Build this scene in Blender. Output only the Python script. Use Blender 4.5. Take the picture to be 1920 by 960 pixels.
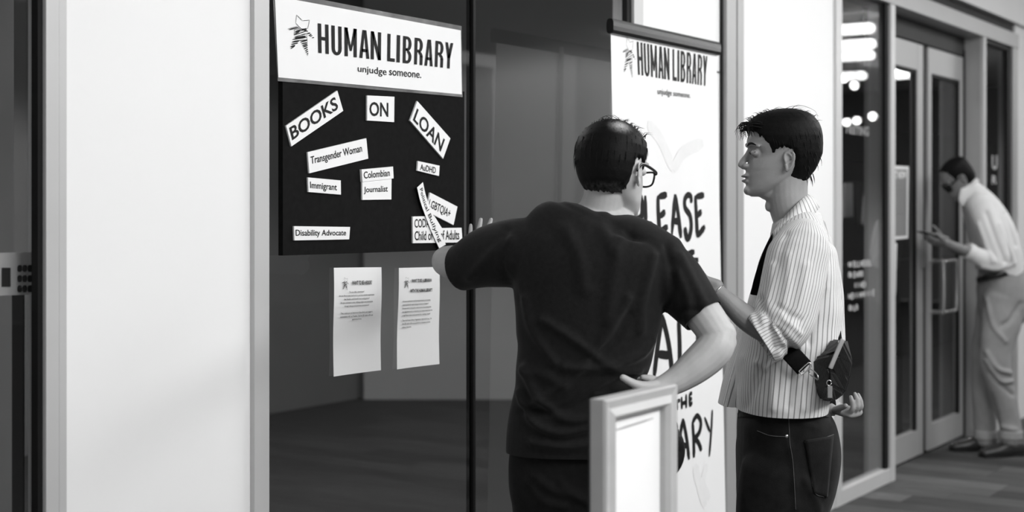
import bpy, bmesh, math, random
import numpy as np
from mathutils import Vector, Matrix
from mathutils.bvhtree import BVHTree
random.seed(7)
rng = np.random.RandomState(5)
for _o in list(bpy.data.objects):
    bpy.data.objects.remove(_o)
SC = bpy.context.scene
COL = SC.collection

# ------------------------------------------------------------------ camera, world, lights, exposure
CA, SA = 0.834, 0.552            # camera looks along (CA, SA); the facade is the plane y = 0
FPX = 2700.0
CAM = Vector((0, -2.615, 1.49))
RIGHT = Vector((SA, -CA, 0)); FWD = Vector((CA, SA, 0)); UP = Vector((0, 0, 1))
cd = bpy.data.cameras.new('camera'); cam = bpy.data.objects.new('camera', cd); COL.objects.link(cam)
cam.location = CAM
cam.rotation_euler = (math.pi/2, 0, -math.atan2(CA, SA))
cd.sensor_width = 36; cd.lens = FPX/1920*36; cd.shift_y = -90/1920
cd.clip_start = .05
cd.dof.use_dof = True; cd.dof.focus_distance = 3.95; cd.dof.aperture_fstop = 2.6
SC.camera = cam
wd = bpy.data.worlds.new('world'); SC.world = wd; wd.use_nodes = True
wd.node_tree.nodes['Background'].inputs[0].default_value = (.5, .5, .5, 1)
wd.node_tree.nodes['Background'].inputs[1].default_value = 1.0
def area(name, loc, aim, sx, sy, power):
    l = bpy.data.lights.new(name, 'AREA'); l.shape = 'RECTANGLE'; l.size = sx; l.size_y = sy; l.energy = power
    o = bpy.data.objects.new(name, l); COL.objects.link(o); o.location = loc
    d = Vector(aim)-Vector(loc); o.rotation_euler = d.to_track_quat('-Z', 'Y').to_euler(); return o
area('ceiling_key_fill_light', (6.2, -2.6, 3.36), (5.6, -2.0, 0), 2.6, 1.2, 85)
area('ceiling_key_fill_light', (9.8, -2.2, 3.36), (9.8, -1.9, 0), 2.6, 1.2, 40)
area('ceiling_key_fill_light', (2.6, -3.9, 3.36), (2.4, -.2, 1.0), 3.4, 1.4, 128)  # unseen fill, added to brighten the left wall
SC.view_settings.view_transform = 'Standard'
SC.view_settings.look = 'None'
SC.view_settings.exposure = 1.08
SC.view_settings.gamma = 1.0
SC.view_settings.use_curve_mapping = False

# ------------------------------------------------------------------ helpers
def P(px, py, Z):
    """world point at depth Z (metres along the view axis) seen at a photo position"""
    return CAM + FWD*Z + RIGHT*((px-960)/FPX*Z) + UP*((390-py)/FPX*Z)
def W(px, py, y=0.0):
    """world point on the vertical plane y = const"""
    u = (px-960)/FPX
    t = (y+2.615)/(SA-CA*u)
    return Vector((t*(CA+SA*u), y, 1.49+(390-py)/FPX*t))
def WX(px, y=0.0): return W(px, 390, y).x
def WZ(px, py, y=0.0): return W(px, py, y).z

def mat(name, col, rough=.6, metal=0.0, spec=.5, noise=0, nscale=20, bump=0, bscale=60, emit=0, sheen=0):
    m = bpy.data.materials.new(name); m.use_nodes = True; nt = m.node_tree
    b = nt.nodes['Principled BSDF']
    b.inputs['Base Color'].default_value = (col, col, col, 1)
    b.inputs['Roughness'].default_value = rough; b.inputs['Metallic'].default_value = metal
    b.inputs['Specular IOR Level'].default_value = spec
    if sheen: b.inputs['Sheen Weight'].default_value = sheen
    if emit:
        b.inputs['Emission Color'].default_value = (1, 1, 1, 1); b.inputs['Emission Strength'].default_value = emit
    tc = nt.nodes.new('ShaderNodeTexCoord')
    if noise:
        n = nt.nodes.new('ShaderNodeTexNoise'); n.inputs['Scale'].default_value = nscale; n.inputs['Detail'].default_value = 4
        nt.links.new(tc.outputs['Object'], n.inputs['Vector'])
        r = nt.nodes.new('ShaderNodeMapRange'); r.inputs[1].default_value = .3; r.inputs[2].default_value = .7
        r.inputs[3].default_value = col*(1-noise); r.inputs[4].default_value = min(1, col*(1+noise))
        nt.links.new(n.outputs['Fac'], r.inputs[0]); nt.links.new(r.outputs[0], b.inputs['Base Color'])
    if bump:
        n2 = nt.nodes.new('ShaderNodeTexNoise'); n2.inputs['Scale'].default_value = bscale; n2.inputs['Detail'].default_value = 5
        nt.links.new(tc.outputs['Object'], n2.inputs['Vector'])
        bp = nt.nodes.new('ShaderNodeBump'); bp.inputs['Strength'].default_value = bump; bp.inputs['Distance'].default_value = .01
        nt.links.new(n2.outputs['Fac'], bp.inputs['Height']); nt.links.new(bp.outputs[0], b.inputs['Normal'])
    return m
M_ = {}
M_['wall'] = mat('white_wall', .83, .55, noise=.012, nscale=1.5, bump=.02, bscale=90)
M_['wall2'] = mat('pale_bulkhead', .70, .6, noise=.02, nscale=2)
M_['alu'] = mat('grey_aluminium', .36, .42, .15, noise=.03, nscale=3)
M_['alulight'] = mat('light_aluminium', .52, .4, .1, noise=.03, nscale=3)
M_['aludark'] = mat('dark_aluminium', .22, .5, .1, noise=.05, nscale=4)  # dark grey for lock plate, zip pull and poster band
M_['black'] = mat('black_rubber', .006, .6, spec=.2, noise=.2)
M_['board'] = mat('black_foam_board', .007, .8, spec=.08, noise=.2, nscale=60)
M_['paper'] = mat('white_paper', .84, .7, noise=.01, nscale=8)
M_['paper2'] = mat('banner_vinyl', .82, .5, noise=.015, nscale=5)
M_['ink'] = mat('black_ink', .008, .6, spec=.2, noise=.2)
M_['faint'] = mat('faint_grey_ink', .765, .6, noise=.03)
M_['lam'] = mat('clear_laminate_edge', .16, .18, noise=.35, nscale=14, bump=.3, bscale=12)
M_['skin'] = mat('skin', .44, .5, spec=.35, noise=.06, nscale=28, bump=.05, bscale=220)
M_['skin2'] = mat('skin_shaded', .27, .5, spec=.35, noise=.07, nscale=28, bump=.05, bscale=220)  # darkened: shade on the profile face is put into the colour
M_['skin3'] = mat('skin_dark', .17, .5, spec=.35, noise=.07, nscale=28)
M_['lip'] = mat('lips', .13, .45, noise=.1, nscale=60)
M_['hair'] = mat('black_hair', .004, .6, spec=.12, noise=.4, nscale=80, bump=.12, bscale=220)
M_['tee'] = mat('black_cotton', .0075, .8, spec=.12, noise=.25, nscale=90, bump=.08, bscale=300, sheen=.09)
M_['trousers'] = mat('black_trousers', .006, .85, spec=.15, noise=.25, nscale=60, bump=.1, bscale=250, sheen=.03)
M_['denim'] = mat('black_denim', .006, .8, spec=.15, noise=.45, nscale=35, bump=.15, bscale=400, sheen=.05)
M_['stitch'] = mat('denim_stitch', .07, .8, noise=.3, nscale=200)
M_['leather'] = mat('black_leather', .007, .38, noise=.3, nscale=40, bump=.15, bscale=200)
M_['strap'] = mat('black_webbing', .004, .8, spec=.1, noise=.3, nscale=200)
M_['metal'] = mat('bright_metal', .6, .22, .9, noise=.05)
M_['shirt3'] = mat('white_cotton', .6, .8, noise=.03, nscale=12, bump=.06, bscale=120)
M_['chino'] = mat('beige_chino', .24, .8, noise=.06, nscale=20, bump=.08, bscale=150)
M_['shoe'] = mat('dark_shoe', .02, .4, noise=.3)
M_['pframe'] = mat('pale_painted_wood', .45, .45, noise=.06, nscale=9)
M_['plastic'] = mat('black_plastic', .006, .25, noise=.2)
M_['white'] = mat('white_plastic', .75, .4, noise=.02)
M_['grey'] = mat('mid_grey_paint', .20, .7, noise=.05, nscale=3)
M_['dark'] = mat('dark_paint', .03, .7, noise=.1, nscale=3)
M_['ilight'] = mat('pale_partition', .42, .7, noise=.04, nscale=2)
M_['lamp'] = mat('lamp_glow', .9, .5, emit=6)
M_['lamp2'] = mat('bulb_glow', .9, .5, emit=14)
M_['opp'] = mat('concourse_grey_wall', .16, .8, noise=.1, nscale=.8)
M_['frost'] = mat('pale_vinyl_letters', .45, .6, noise=.1, nscale=50)

def glass(name, tint, ior):
    m = bpy.data.materials.new(name); m.use_nodes = True; nt = m.node_tree; nt.nodes.clear()
    out = nt.nodes.new('ShaderNodeOutputMaterial'); mx = nt.nodes.new('ShaderNodeMixShader')
    tr = nt.nodes.new('ShaderNodeBsdfTransparent'); tr.inputs[0].default_value = (tint, tint, tint, 1)
    gl = nt.nodes.new('ShaderNodeBsdfGlossy'); gl.inputs['Roughness'].default_value = 0.012
    gl.inputs['Color'].default_value = (1, 1, 1, 1)
    fr = nt.nodes.new('ShaderNodeFresnel'); fr.inputs[0].default_value = ior
    nt.links.new(fr.outputs[0], mx.inputs[0]); nt.links.new(tr.outputs[0], mx.inputs[1]); nt.links.new(gl.outputs[0], mx.inputs[2])
    nt.links.new(mx.outputs[0], out.inputs[0]); return m
M_['glass'] = glass('tinted_glass', .62, 1.52)
M_['clear'] = bpy.data.materials.new('glass_edge'); M_['clear'].use_nodes = True
_nt = M_['clear'].node_tree; _nt.nodes.clear()
_o = _nt.nodes.new('ShaderNodeOutputMaterial'); _t = _nt.nodes.new('ShaderNodeBsdfTransparent'); _nt.links.new(_t.outputs[0], _o.inputs[0])

def new_obj(name, me, m=None, parent=None, smooth=False):
    o = bpy.data.objects.new(name, me); COL.objects.link(o)
    if m is not None:
        me.materials.clear(); me.materials.append(m)
    if smooth:
        me.polygons.foreach_set('use_smooth', [True]*len(me.polygons))
    if parent is not None:
        o.parent = parent
        o.matrix_parent_inverse = Matrix.Translation(-parent.location) if parent.type == 'EMPTY' else Matrix.Identity(4)
    return o
def bm_obj(name, bm, m, parent=None, smooth=False):
    bmesh.ops.recalc_face_normals(bm, faces=bm.faces[:])
    me = bpy.data.meshes.new(name); bm.to_mesh(me); bm.free()
    return new_obj(name, me, m, parent, smooth)
def tag(o, label=None, cat=None, group=None, kind=None):
    if label: o['label'] = label
    if cat: o['category'] = cat
    if group: o['group'] = group
    if kind: o['kind'] = kind
    return o
def thing(name, loc, label=None, cat=None, group=None, kind=None):
    o = bpy.data.objects.new(name, None); COL.objects.link(o); o.location = Vector(loc); o.empty_display_size = .1
    return tag(o, label, cat, group, kind)

def box(bm, x0, x1, y0, y1, z0, z1):
    r = bmesh.ops.create_cube(bm, size=1)
    for v in r['verts']:
        v.co = Vector((x0+(v.co.x+.5)*(x1-x0), y0+(v.co.y+.5)*(y1-y0), z0+(v.co.z+.5)*(z1-z0)))
    return r['verts']
def bevel_all(bm, w, seg=2):
    bmesh.ops.bevel(bm, geom=bm.edges[:], offset=w, segments=seg, affect='EDGES', profile=.5)
def boxo(name, x0, x1, y0, y1, z0, z1, m, parent=None, bev=0.0):
    bm = bmesh.new(); box(bm, x0, x1, y0, y1, z0, z1)
    if bev: bevel_all(bm, bev)
    return bm_obj(name, bm, m, parent)
def prism(bm, pts, off):
    """closed slab: polygon pts (world) extruded by vector off"""
    a = [bm.verts.new(p) for p in pts]; b = [bm.verts.new(Vector(p)+off) for p in pts]
    bm.faces.new(a); bm.faces.new(b[::-1])
    n = len(a)
    for i in range(n):
        bm.faces.new((a[i], b[i], b[(i+1) % n], a[(i+1) % n]))

def crom(pts, sub):
    pts = [np.array(p, float) for p in pts]
    if len(pts) == 2: 
        return [pts[0]+(pts[1]-pts[0])*k/sub for k in range(sub+1)]
    out = []
    ext = [2*pts[0]-pts[1]]+pts+[2*pts[-1]-pts[-2]]
    for i in range(1, len(ext)-2):
        p0, p1, p2, p3 = ext[i-1:i+3]
        for k in range(sub):
            t = k/sub
            out.append(.5*((2*p1)+(-p0+p2)*t+(2*p0-5*p1+4*p2-p3)*t*t+(-p0+3*p1-3*p2+p3)*t**3))
    out.append(pts[-1]); return out
def limb(bm, pts, rads, wide=None, n=18, sub=5, cap=True, power=2.0, capk=1.0):
    """lofted tube through pts; rads: (a along wide, b across) or one radius"""
    rr = [(r, r) if not hasattr(r, '__len__') else tuple(r) for r in rads]
    data = [tuple(p)+tuple(r) for p, r in zip(pts, rr)]
    s = crom(data, sub)
    C = [Vector(a[:3]) for a in s]; R = [(max(1e-4, a[3]), max(1e-4, a[4])) for a in s]
    T = []
    for i in range(len(C)):
        d = C[min(i+1, len(C)-1)]-C[max(i-1, 0)]
        T.append(d.normalized())
    w = Vector(wide) if wide is not None else (RIGHT if abs(T[0].dot(RIGHT)) < .8 else UP)
    frames = []
    for t in T:
        a = (w-t*w.dot(t))
        if a.length < 1e-4: a = t.orthogonal()
        a.normalize(); frames.append((a, t.cross(a)))
        if wide is None: w = a
    rings = []
    def ring(c, fr, ra, rb):
        vs = []
        for k in range(n):
            th = 2*math.pi*k/n; ct, st = math.cos(th), math.sin(th)
            if power != 2:
                ct = math.copysign(abs(ct)**(2/power), ct); st = math.copysign(abs(st)**(2/power), st)
            vs.append(bm.verts.new(c+fr[0]*ra*ct+fr[1]*rb*st))
        rings.append(vs)
    if cap:
        for ang in (75, 50, 25):
            a = math.radians(ang); ra, rb = R[0]
            ring(C[0]-T[0]*min(ra, rb)*math.sin(a)*capk, frames[0], ra*math.cos(a), rb*math.cos(a))
    for c, f, r in zip(C, frames, R): ring(c, f, *r)
    if cap:
        for ang in (25, 50, 75):
            a = math.radians(ang); ra, rb = R[-1]
            ring(C[-1]+T[-1]*min(ra, rb)*math.sin(a)*capk, frames[-1], ra*math.cos(a), rb*math.cos(a))
    for A, B in zip(rings, rings[1:]):
        for k in range(n):
            bm.faces.new((A[k], A[(k+1) % n], B[(k+1) % n], B[k]))
    bm.faces.new(rings[0][::-1]); bm.faces.new(rings[-1])
def ellipsoid(bm, c, axes, seg=16):
    """axes: three vectors"""
    r = bmesh.ops.create_uvsphere(bm, u_segments=seg, v_segments=seg//2+2, radius=1)
    for v in r['verts']:
        v.co = Vector(c)+Vector(axes[0])*v.co.x+Vector(axes[1])*v.co.y+Vector(axes[2])*v.co.z
def fuse(bm, voxel, smooth=3, factor=.5):
    """one continuous surface from overlapping closed shapes"""
    bmesh.ops.recalc_face_normals(bm, faces=bm.faces[:])
    me = bpy.data.meshes.new('tmp'); bm.to_mesh(me); bm.free()
    o = bpy.data.objects.new('tmp', me); COL.objects.link(o)
    md = o.modifiers.new('r', 'REMESH'); md.mode = 'VOXEL'; md.voxel_size = voxel; md.use_smooth_shade = True
    if smooth:
        sm = o.modifiers.new('s', 'SMOOTH'); sm.iterations = smooth; sm.factor = factor
    dg = bpy.context.evaluated_depsgraph_get(); dg.update()
    out = bpy.data.meshes.new_from_object(o.evaluated_get(dg))
    bpy.data.objects.remove(o); return out
def coords(me):
    a = np.empty(len(me.vertices)*3, np.float32); me.vertices.foreach_get('co', a); return a.reshape(-1, 3).astype(float)
def normals(me):
    a = np.empty(len(me.vertices)*3, np.float32); me.vertex_normals.foreach_get('vector', a); return a.reshape(-1, 3).astype(float)
def setco(me, a):
    me.vertices.foreach_set('co', a.astype(np.float32).ravel()); me.update()
def to_px(a):
    d = a-np.array(CAM)
    Z = d@np.array(FWD); X = d@np.array(RIGHT); H = d[:, 2]
    return 960+FPX*X/Z, 390-FPX*H/Z, Z
def seg_dist(px, py, poly):
    best = np.full(px.shape, 1e9)
    for (x0, y0), (x1, y1) in zip(poly, poly[1:]):
        dx, dy = x1-x0, y1-y0; L = dx*dx+dy*dy
        t = np.clip(((px-x0)*dx+(py-y0)*dy)/L, 0, 1)
        best = np.minimum(best, np.hypot(px-x0-t*dx, py-y0-t*dy))
    return best
def folds(me, lst, side=None):
    """cloth folds: each (polyline, width px, height m); raised or sunk on the side the polyline is drawn on"""
    a = coords(me); nr = normals(me); px, py, Z = to_px(a)
    side = np.array(CAM)-a if side is None else np.tile(np.array(side, float), (len(a), 1))
    side /= np.linalg.norm(side, axis=1)[:, None]
    f = np.clip((nr*side).sum(1)*1.6, 0, 1)
    for poly, w, h in lst:
        pl = [tuple(p[:2]) for p in crom([(x, y, 0) for x, y in poly], 6)]
        d = seg_dist(px, py, pl)
        a += nr*(h*np.exp(-(d/w)**2)*f)[:, None]
    setco(me, a)
def lumps(me, amp, scale, seed=0):
    a = coords(me); nr = normals(me); r = np.random.RandomState(seed); s = np.zeros(len(a))
    for k in range(10):
        q = r.normal(size=3); q /= np.linalg.norm(q); s += np.sin(a@q*scale*(.6+r.rand())*6.28+r.rand()*6.28)
    setco(me, a+nr*(s*amp/4)[:, None])
def cut(me, planes):
    """open hems and cuffs: remove what lies beyond each plane (point, normal, reach)"""
    bm = bmesh.new(); bm.from_mesh(me)
    for p, nrm, reach in planes:
        p = Vector(p); nrm = Vector(nrm).normalized()
        g = [f for f in bm.faces if (f.calc_center_median()-p).length < reach]
        es = set(); vs = set()
        for f in g: es.update(f.edges); vs.update(f.verts)
        bmesh.ops.bisect_plane(bm, geom=g+list(es)+list(vs), plane_co=p, plane_no=nrm, clear_outer=True)
        bad = [v for v in bm.verts if (v.co-p).length < reach*1.3 and (v.co-p).dot(nrm) > 1e-4]
        bmesh.ops.delete(bm, geom=bad, context='VERTS')
    bm.to_mesh(me); bm.free(); me.update()
def solidify(o, t):
    md = o.modifiers.new('thickness', 'SOLIDIFY'); md.thickness = t; md.offset = -1

# text and flat print ------------------------------------------------
def quad_map(q, y):
    """photo quad TL,TR,BR,BL -> function (u right, v down) -> world on plane y"""
    c = [W(a, b, y) for a, b in q]
    def f(u, v): return (c[0]*(1-u)+c[1]*u)*(1-v)+(c[3]*(1-u)+c[2]*u)*v
    return f
def text_mesh(s, offset=0.0, shear=0.0, space=1.0):
    c = bpy.data.curves.new('t', 'FONT'); c.body = s; c.offset = offset; c.shear = shear; c.resolution_u = 3; c.space_character = space
    o = bpy.data.objects.new('t', c); COL.objects.link(o)
    dg = bpy.context.evaluated_depsgraph_get(); dg.update()
    me = bpy.data.meshes.new_from_object(o.evaluated_get(dg)); bpy.data.objects.remove(o); return me
def text_on(s, f, box4, parent, m='ink', name='lettering', offset=0.0, shear=0.0, capbox=None, space=1.0):
    """fit text s into (u0,u1,v0,v1) of the mapped quad"""
    me = text_mesh(s, offset, shear, space); a = coords(me)
    lo, hi = a.min(0), a.max(0)
    if capbox: lo[1], hi[1] = capbox
    u0, u1, v0, v1 = box4
    U = u0+(a[:, 0]-lo[0])/(hi[0]-lo[0])*(u1-u0); V = v1-(a[:, 1]-lo[1])/(hi[1]-lo[1])*(v1-v0)
    setco(me, np.array([tuple(f(u, v)) for u, v in zip(U, V)]))
    return new_obj(name, me, M_[m], parent)
def ribbon(bm, pts, w, nrm=Vector((0, -1, 0)), taper=False):
    p = [Vector(q) for q in crom(pts, 4)]
    L, R = [], []
    n = len(p)
    if not hasattr(w, '__len__'): w = (w, w)
    for i in range(n):
        t = (p[min(i+1, n-1)]-p[max(i-1, 0)]).normalized(); s = nrm.cross(t).normalized()
        k = i/(n-1); h = (w[0]*(1-k)+w[1]*k)/2
        if i in (0, n-1): h *= .55
        L.append(bm.verts.new(p[i]+s*h)); R.append(bm.verts.new(p[i]-s*h))
    for i in range(n-1): bm.faces.new((L[i], L[i+1], R[i+1], R[i]))
LOGO_HEAD = [(250, 100), (355, 195), (480, 165), (450, 325), (335, 358), (235, 262)]
LOGO = [(95, 403, 265, 315, 9), (120, 410, 290, 330, 26), (200, 400, 320, 345, 14), (225, 430, 330, 368, 26), (215, 455, 400, 355, 16),
        (205, 500, 440, 372, 18), (330, 355, 450, 385, 24), (200, 545, 440, 415, 9), (225, 550, 410, 485, 40), (180, 590, 430, 500, 22),
        (215, 612, 440, 545, 16), (175, 640, 290, 600, 30), (160, 690, 275, 640, 24), (145, 740, 225, 695, 26), (148, 778, 220, 708, 20),
        (320, 612, 435, 558, 24), (340, 640, 440, 600, 24), (355, 672, 445, 625, 26), (365, 695, 448, 655, 26), (385, 730, 445, 690, 26),
        (405, 762, 450, 722, 24), (415, 790, 455, 758, 22), (430, 820, 458, 792, 18), (440, 845, 456, 815, 12),
        (215, 400, 205, 500, 8), (430, 420, 440, 600, 10), (440, 425, 495, 408, 24), (470, 460, 515, 425, 24), (490, 470, 530, 448, 20),
        (525, 492, 562, 480, 16), (385, 345, 430, 355, 20), (215, 480, 300, 420, 18), (230, 520, 420, 440, 12)]
def logo(f, rect, parent, wm, head=True, dn=Vector((0, -1, 0))):
    """scribbled star figure with an open book for a head, drawn inside (u0,u1,v0,v1)"""
    u0, u1, v0, v1 = rect
    g = lambda x, y: f(u0+(x-90)/472*(u1-u0), v0+(y-95)/755*(v1-v0))
    bm = bmesh.new()
    hp = LOGO_HEAD+[LOGO_HEAD[0]]
    for a, b in zip(hp, hp[1:]): ribbon(bm, [g(*a), g(*b)], 10*wm)
    for x0, y0, x1, y1, w in LOGO: ribbon(bm, [g(x0, y0), g(x1, y1)], w*wm)
    return bm_obj('logo_figure', bm, M_['ink'], parent)


# condensed bold capitals: (letter, left, right) across the title width, taken from the printed header
_TX = [('H', 385, 465), ('U', 487, 563), ('M', 585, 677), ('A', 697, 772), ('N', 783, 860), ('L', 908, 965), ('I', 978, 1003), ('B', 1025, 1090), ('R', 1112, 1175), ('A', 1190, 1252), ('R', 1268, 1330), ('Y', 1342, 1400)]
def title(f, parent):
    uw = lambda z: (WX(500+z*.25)-WX(500+385*.25))/(WX(850)-WX(500+385*.25))
    su = (uw(465)-uw(385))*.315; tv = .105
    for ch, za, zb in _TX:
        u0, u1 = uw(za), uw(zb); w = u1-u0; bm = bmesh.new()
        def poly(pts): bm.faces.new([bm.verts.new(f(u0+x, y)) for x, y in pts])
        def bar(x0, x1, y0, y1): poly([(x0, y0), (x1, y0), (x1, y1), (x0, y1)])
        def arc(cx, cy, rx, ry, t0, t1, k=10):
            for i in range(k):
                a, b = (math.radians(t0+(t1-t0)*j/k) for j in (i, i+1))
                ix, iy = rx-su, ry-tv
                poly([(cx+rx*math.cos(a), cy+ry*math.sin(a)), (cx+rx*math.cos(b), cy+ry*math.sin(b)), (cx+ix*math.cos(b), cy+iy*math.sin(b)), (cx+ix*math.cos(a), cy+iy*math.sin(a))])
        if ch in 'HMNBRL': bar(0, su, 0, 1)
        if ch in 'HMN': bar(w-su, w, 0, 1)
        if ch == 'I': bar(0, w, 0, 1)
        if ch == 'H': bar(su, w-su, .44, .555)
        if ch == 'L': bar(su, w, 1-tv*1.15, 1)
        if ch == 'U': bar(0, su, 0, .77); bar(w-su, w, 0, .77); arc(w/2, .77, w/2, .24, 0, 180)
        if ch == 'N': poly([(0, 0), (su*.95, 0), (w, 1), (w-su*.95, 1)])
        if ch == 'M':
            poly([(0, 0), (su*.9, 0), (w/2+su*.28, .8), (w/2-su*.28, .8)]); poly([(w, 0), (w-su*.9, 0), (w/2-su*.28, .8), (w/2+su*.28, .8)])
        if ch == 'A':
            poly([(w/2-su*.62, 0), (w/2+su*.15, 0), (su*.95, 1), (0, 1)]); poly([(w/2+su*.62, 0), (w/2-su*.15, 0), (w-su*.95, 1), (w, 1)]); bar(w*.22, w*.78, .67, .775)
        if ch in 'BR':
            h = .27; bar(su, w*.5, 0, tv); bar(su, w*.5, 2*h-tv, 2*h); arc(w*.5, h, w*.48, h, -90, 90)
        if ch == 'B':
            bar(su, w*.5, 1-tv, 1); bar(su, w*.5, 2*h-tv, 2*h-.02); arc(w*.5, .75, w*.5, .25, -90, 90)
        if ch == 'R':
            bar(w-su*1.02, w-su*.02, .66, 1); arc(w*.5, .70, w*.5-su*.01, .22, -90, 0)
        if ch == 'Y':
            poly([(0, 0), (su*.95, 0), (w/2+su*.5, .56), (w/2-su*.5, .62)]); poly([(w, 0), (w-su*.95, 0), (w/2-su*.5, .56), (w/2+su*.5, .62)]); bar(w/2-su*.5, w/2+su*.5, .56, 1)
        bm_obj('title_letter', bm, M_['ink'], parent)

# ------------------------------------------------------------------ setting
ZC = 3.4
x_end = 23.0
boxo('ceiling', -5, x_end, -7.5, 6.0, ZC, ZC+.1, M_['wall'])['kind'] = 'structure'
boxo('wall_opposite', -6, x_end, -13.2, -13.0, 0, 4.2, M_['opp'])['kind'] = 'structure'
boxo('wall_end', x_end, x_end+.1, -7.5, 6, 0, ZC, M_['grey'])['kind'] = 'structure'

# floor: dark carpet planks laid at right angles to the facade
def floor_mat(name, planks):
    m = bpy.data.materials.new(name); m.use_nodes = True; nt = m.node_tree; b = nt.nodes['Principled BSDF']
    b.inputs['Roughness'].default_value = .8; b.inputs['Specular IOR Level'].default_value = .25
    tc = nt.nodes.new('ShaderNodeTexCoord'); mp = nt.nodes.new('ShaderNodeMapping'); mp.inputs['Scale'].default_value = (26, 1.2, 1)
    nt.links.new(tc.outputs['Object'], mp.inputs[0])
    n = nt.nodes.new('ShaderNodeTexNoise'); n.inputs['Scale'].default_value = 1.6; n.inputs['Detail'].default_value = 7; n.inputs['Roughness'].default_value = .7
    nt.links.new(mp.outputs[0], n.inputs['Vector'])
    r = nt.nodes.new('ShaderNodeMapRange'); r.inputs[1].default_value = .3; r.inputs[2].default_value = .7; r.inputs[3].default_value = .55; r.inputs[4].default_value = 1.45
    nt.links.new(n.outputs['Fac'], r.inputs[0])
    oi = nt.nodes.new('ShaderNodeObjectInfo'); r2 = nt.nodes.new('ShaderNodeMapRange'); r2.inputs[3].default_value = .03; r2.inputs[4].default_value = .115
    nt.links.new(oi.outputs['Random'], r2.inputs[0])
    mu = nt.nodes.new('ShaderNodeMath'); mu.operation = 'MULTIPLY'
    nt.links.new(r.outputs[0], mu.inputs[0])
    if planks: nt.links.new(r2.outputs[0], mu.inputs[1])
    else: mu.inputs[1].default_value = .05
    nt.links.new(mu.outputs[0], b.inputs['Base Color'])
    bp = nt.nodes.new('ShaderNodeBump'); bp.inputs['Strength'].default_value = .2; bp.inputs['Distance'].default_value = .004
    nt.links.new(n.outputs['Fac'], bp.inputs['Height']); nt.links.new(bp.outputs[0], b.inputs['Normal'])
    return m
fm = floor_mat('dark_plank_floor', False); pm = floor_mat('plank_tile', True)
fl = boxo('floor', -6, x_end, -13, 6.0, -.1, -.004, fm); fl['kind'] = 'structure'
pw, plen = .19, 1.02
bm = bmesh.new(); box(bm, .0015, pw-.0015, .0015, plen-.0015, -.012, 0); bevel_all(bm, .0012, 1)
pme = bpy.data.meshes.new('plank'); bm.to_mesh(pme); bm.free(); pme.materials.append(pm)
r0 = random.Random(3)
for i in range(34):
    x = 4.9+i*pw; off = r0.choice([0, .34, .68, .17, .51])
    for j in range(4):
        ya = .115+off-(j+1)*plen; yb = min(ya+plen, .115)
        if yb-ya < .05: continue
        o = bpy.data.objects.new('plank', pme); COL.objects.link(o)
        o.location = (x, ya, 0); o.scale = (1, (yb-ya)/plen, 1); o.parent = fl

# facade pieces ------------------------------------------------------
def struct(o): o['kind'] = 'structure'; return o
TOPZ = 2.60
def wallpiece(name, p0, p1, z0=0, z1=ZC, d=.12, m='wall', y0=0.0):
    return struct(boxo(name, WX(p0), WX(p1), y0, y0+d, z0, z1, M_[m]))
wallpiece('wall_left', 120, 471, y0=.004)
wallpiece('wall_middle', 1203, 1353, y0=.006)
wallpiece('wall_right', 1387, 1565, y0=.004)
struct(boxo('wall_far_right', WX(1903)+.02, x_end, .004, .12, 0, ZC, M_['wall2']))
def profile(name, p0, p1, z0, z1, grooves=(), m='alu', y0=-.012, d=.045, kind=True, par=None):
    """extruded aluminium upright with shallow grooves"""
    xs = WX(p0), WX(p1); t = thing(name, (xs[0], y0, z0)); 
    if kind: t['kind'] = 'structure'
    e = [0]+list(grooves)+[1]
    for k, (a, b) in enumerate(zip(e, e[1:])):
        xa = xs[0]+(xs[1]-xs[0])*a+(.0015 if k else 0); xb = xs[0]+(xs[1]-xs[0])*b-(.0015 if k < len(e)-2 else 0)
        boxo('upright_strip', xa, xb, y0+(.004 if k % 2 else 0), y0+d, z0, z1, M_[m], t, .0012)
    boxo('upright_core', xs[0]+.001, xs[1]-.001, y0+.008, y0+d-.002, z0, z1-.001, M_['black'], t)
    return t
profile('trim_1', 80, 121, 0, ZC, (.62,), 'alulight', d=.03)
profile('trim_2', 471, 499, 0, ZC, (), 'alulight')
profile('trim_3', 1184, 1203, 0, ZC, (.5,), 'alulight')
profile('trim_4', 1355, 1387, 0, ZC, (.3, .62), 'alu', y0=-.02)
profile('trim_5', 1564, 1575, 0, ZC, (), 'alulight', y0=-.012)
struct(boxo('trim_6', WX(1351.5), WX(1355.2), -.002, .08, 0, ZC, M_['black']))
struct(boxo('trim_7', WX(1345), WX(1351), .001, .009, WZ(1348, 136), WZ(1348, 134), M_['black']))

def pane(par, x0, x1, z0, z1, y=.02):
    bm = bmesh.new(); box(bm, x0, x1, y, y+.01, z0, z1)
    me = bpy.data.meshes.new('pane'); bm.to_mesh(me); bm.free()
    o = new_obj('pane', me, None, par); me.materials.append(M_['clear']); me.materials.append(M_['glass'])
    for f in me.polygons: f.material_index = 1 if f.normal.y < -.5 else 0
    return o
# window_1: dark glass at the far left
w1 = thing('window_1', (1.2, 0, 0), kind='structure')
pane(w1, -.6, WX(72), .06, 3.3)
boxo('gasket', WX(71), WX(80), .0, .022, 0, ZC, M_['black'], w1)
boxo('bottom_rail', -.6, WX(70), -.01, .05, 0, .06, M_['alulight'], w1)
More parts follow.
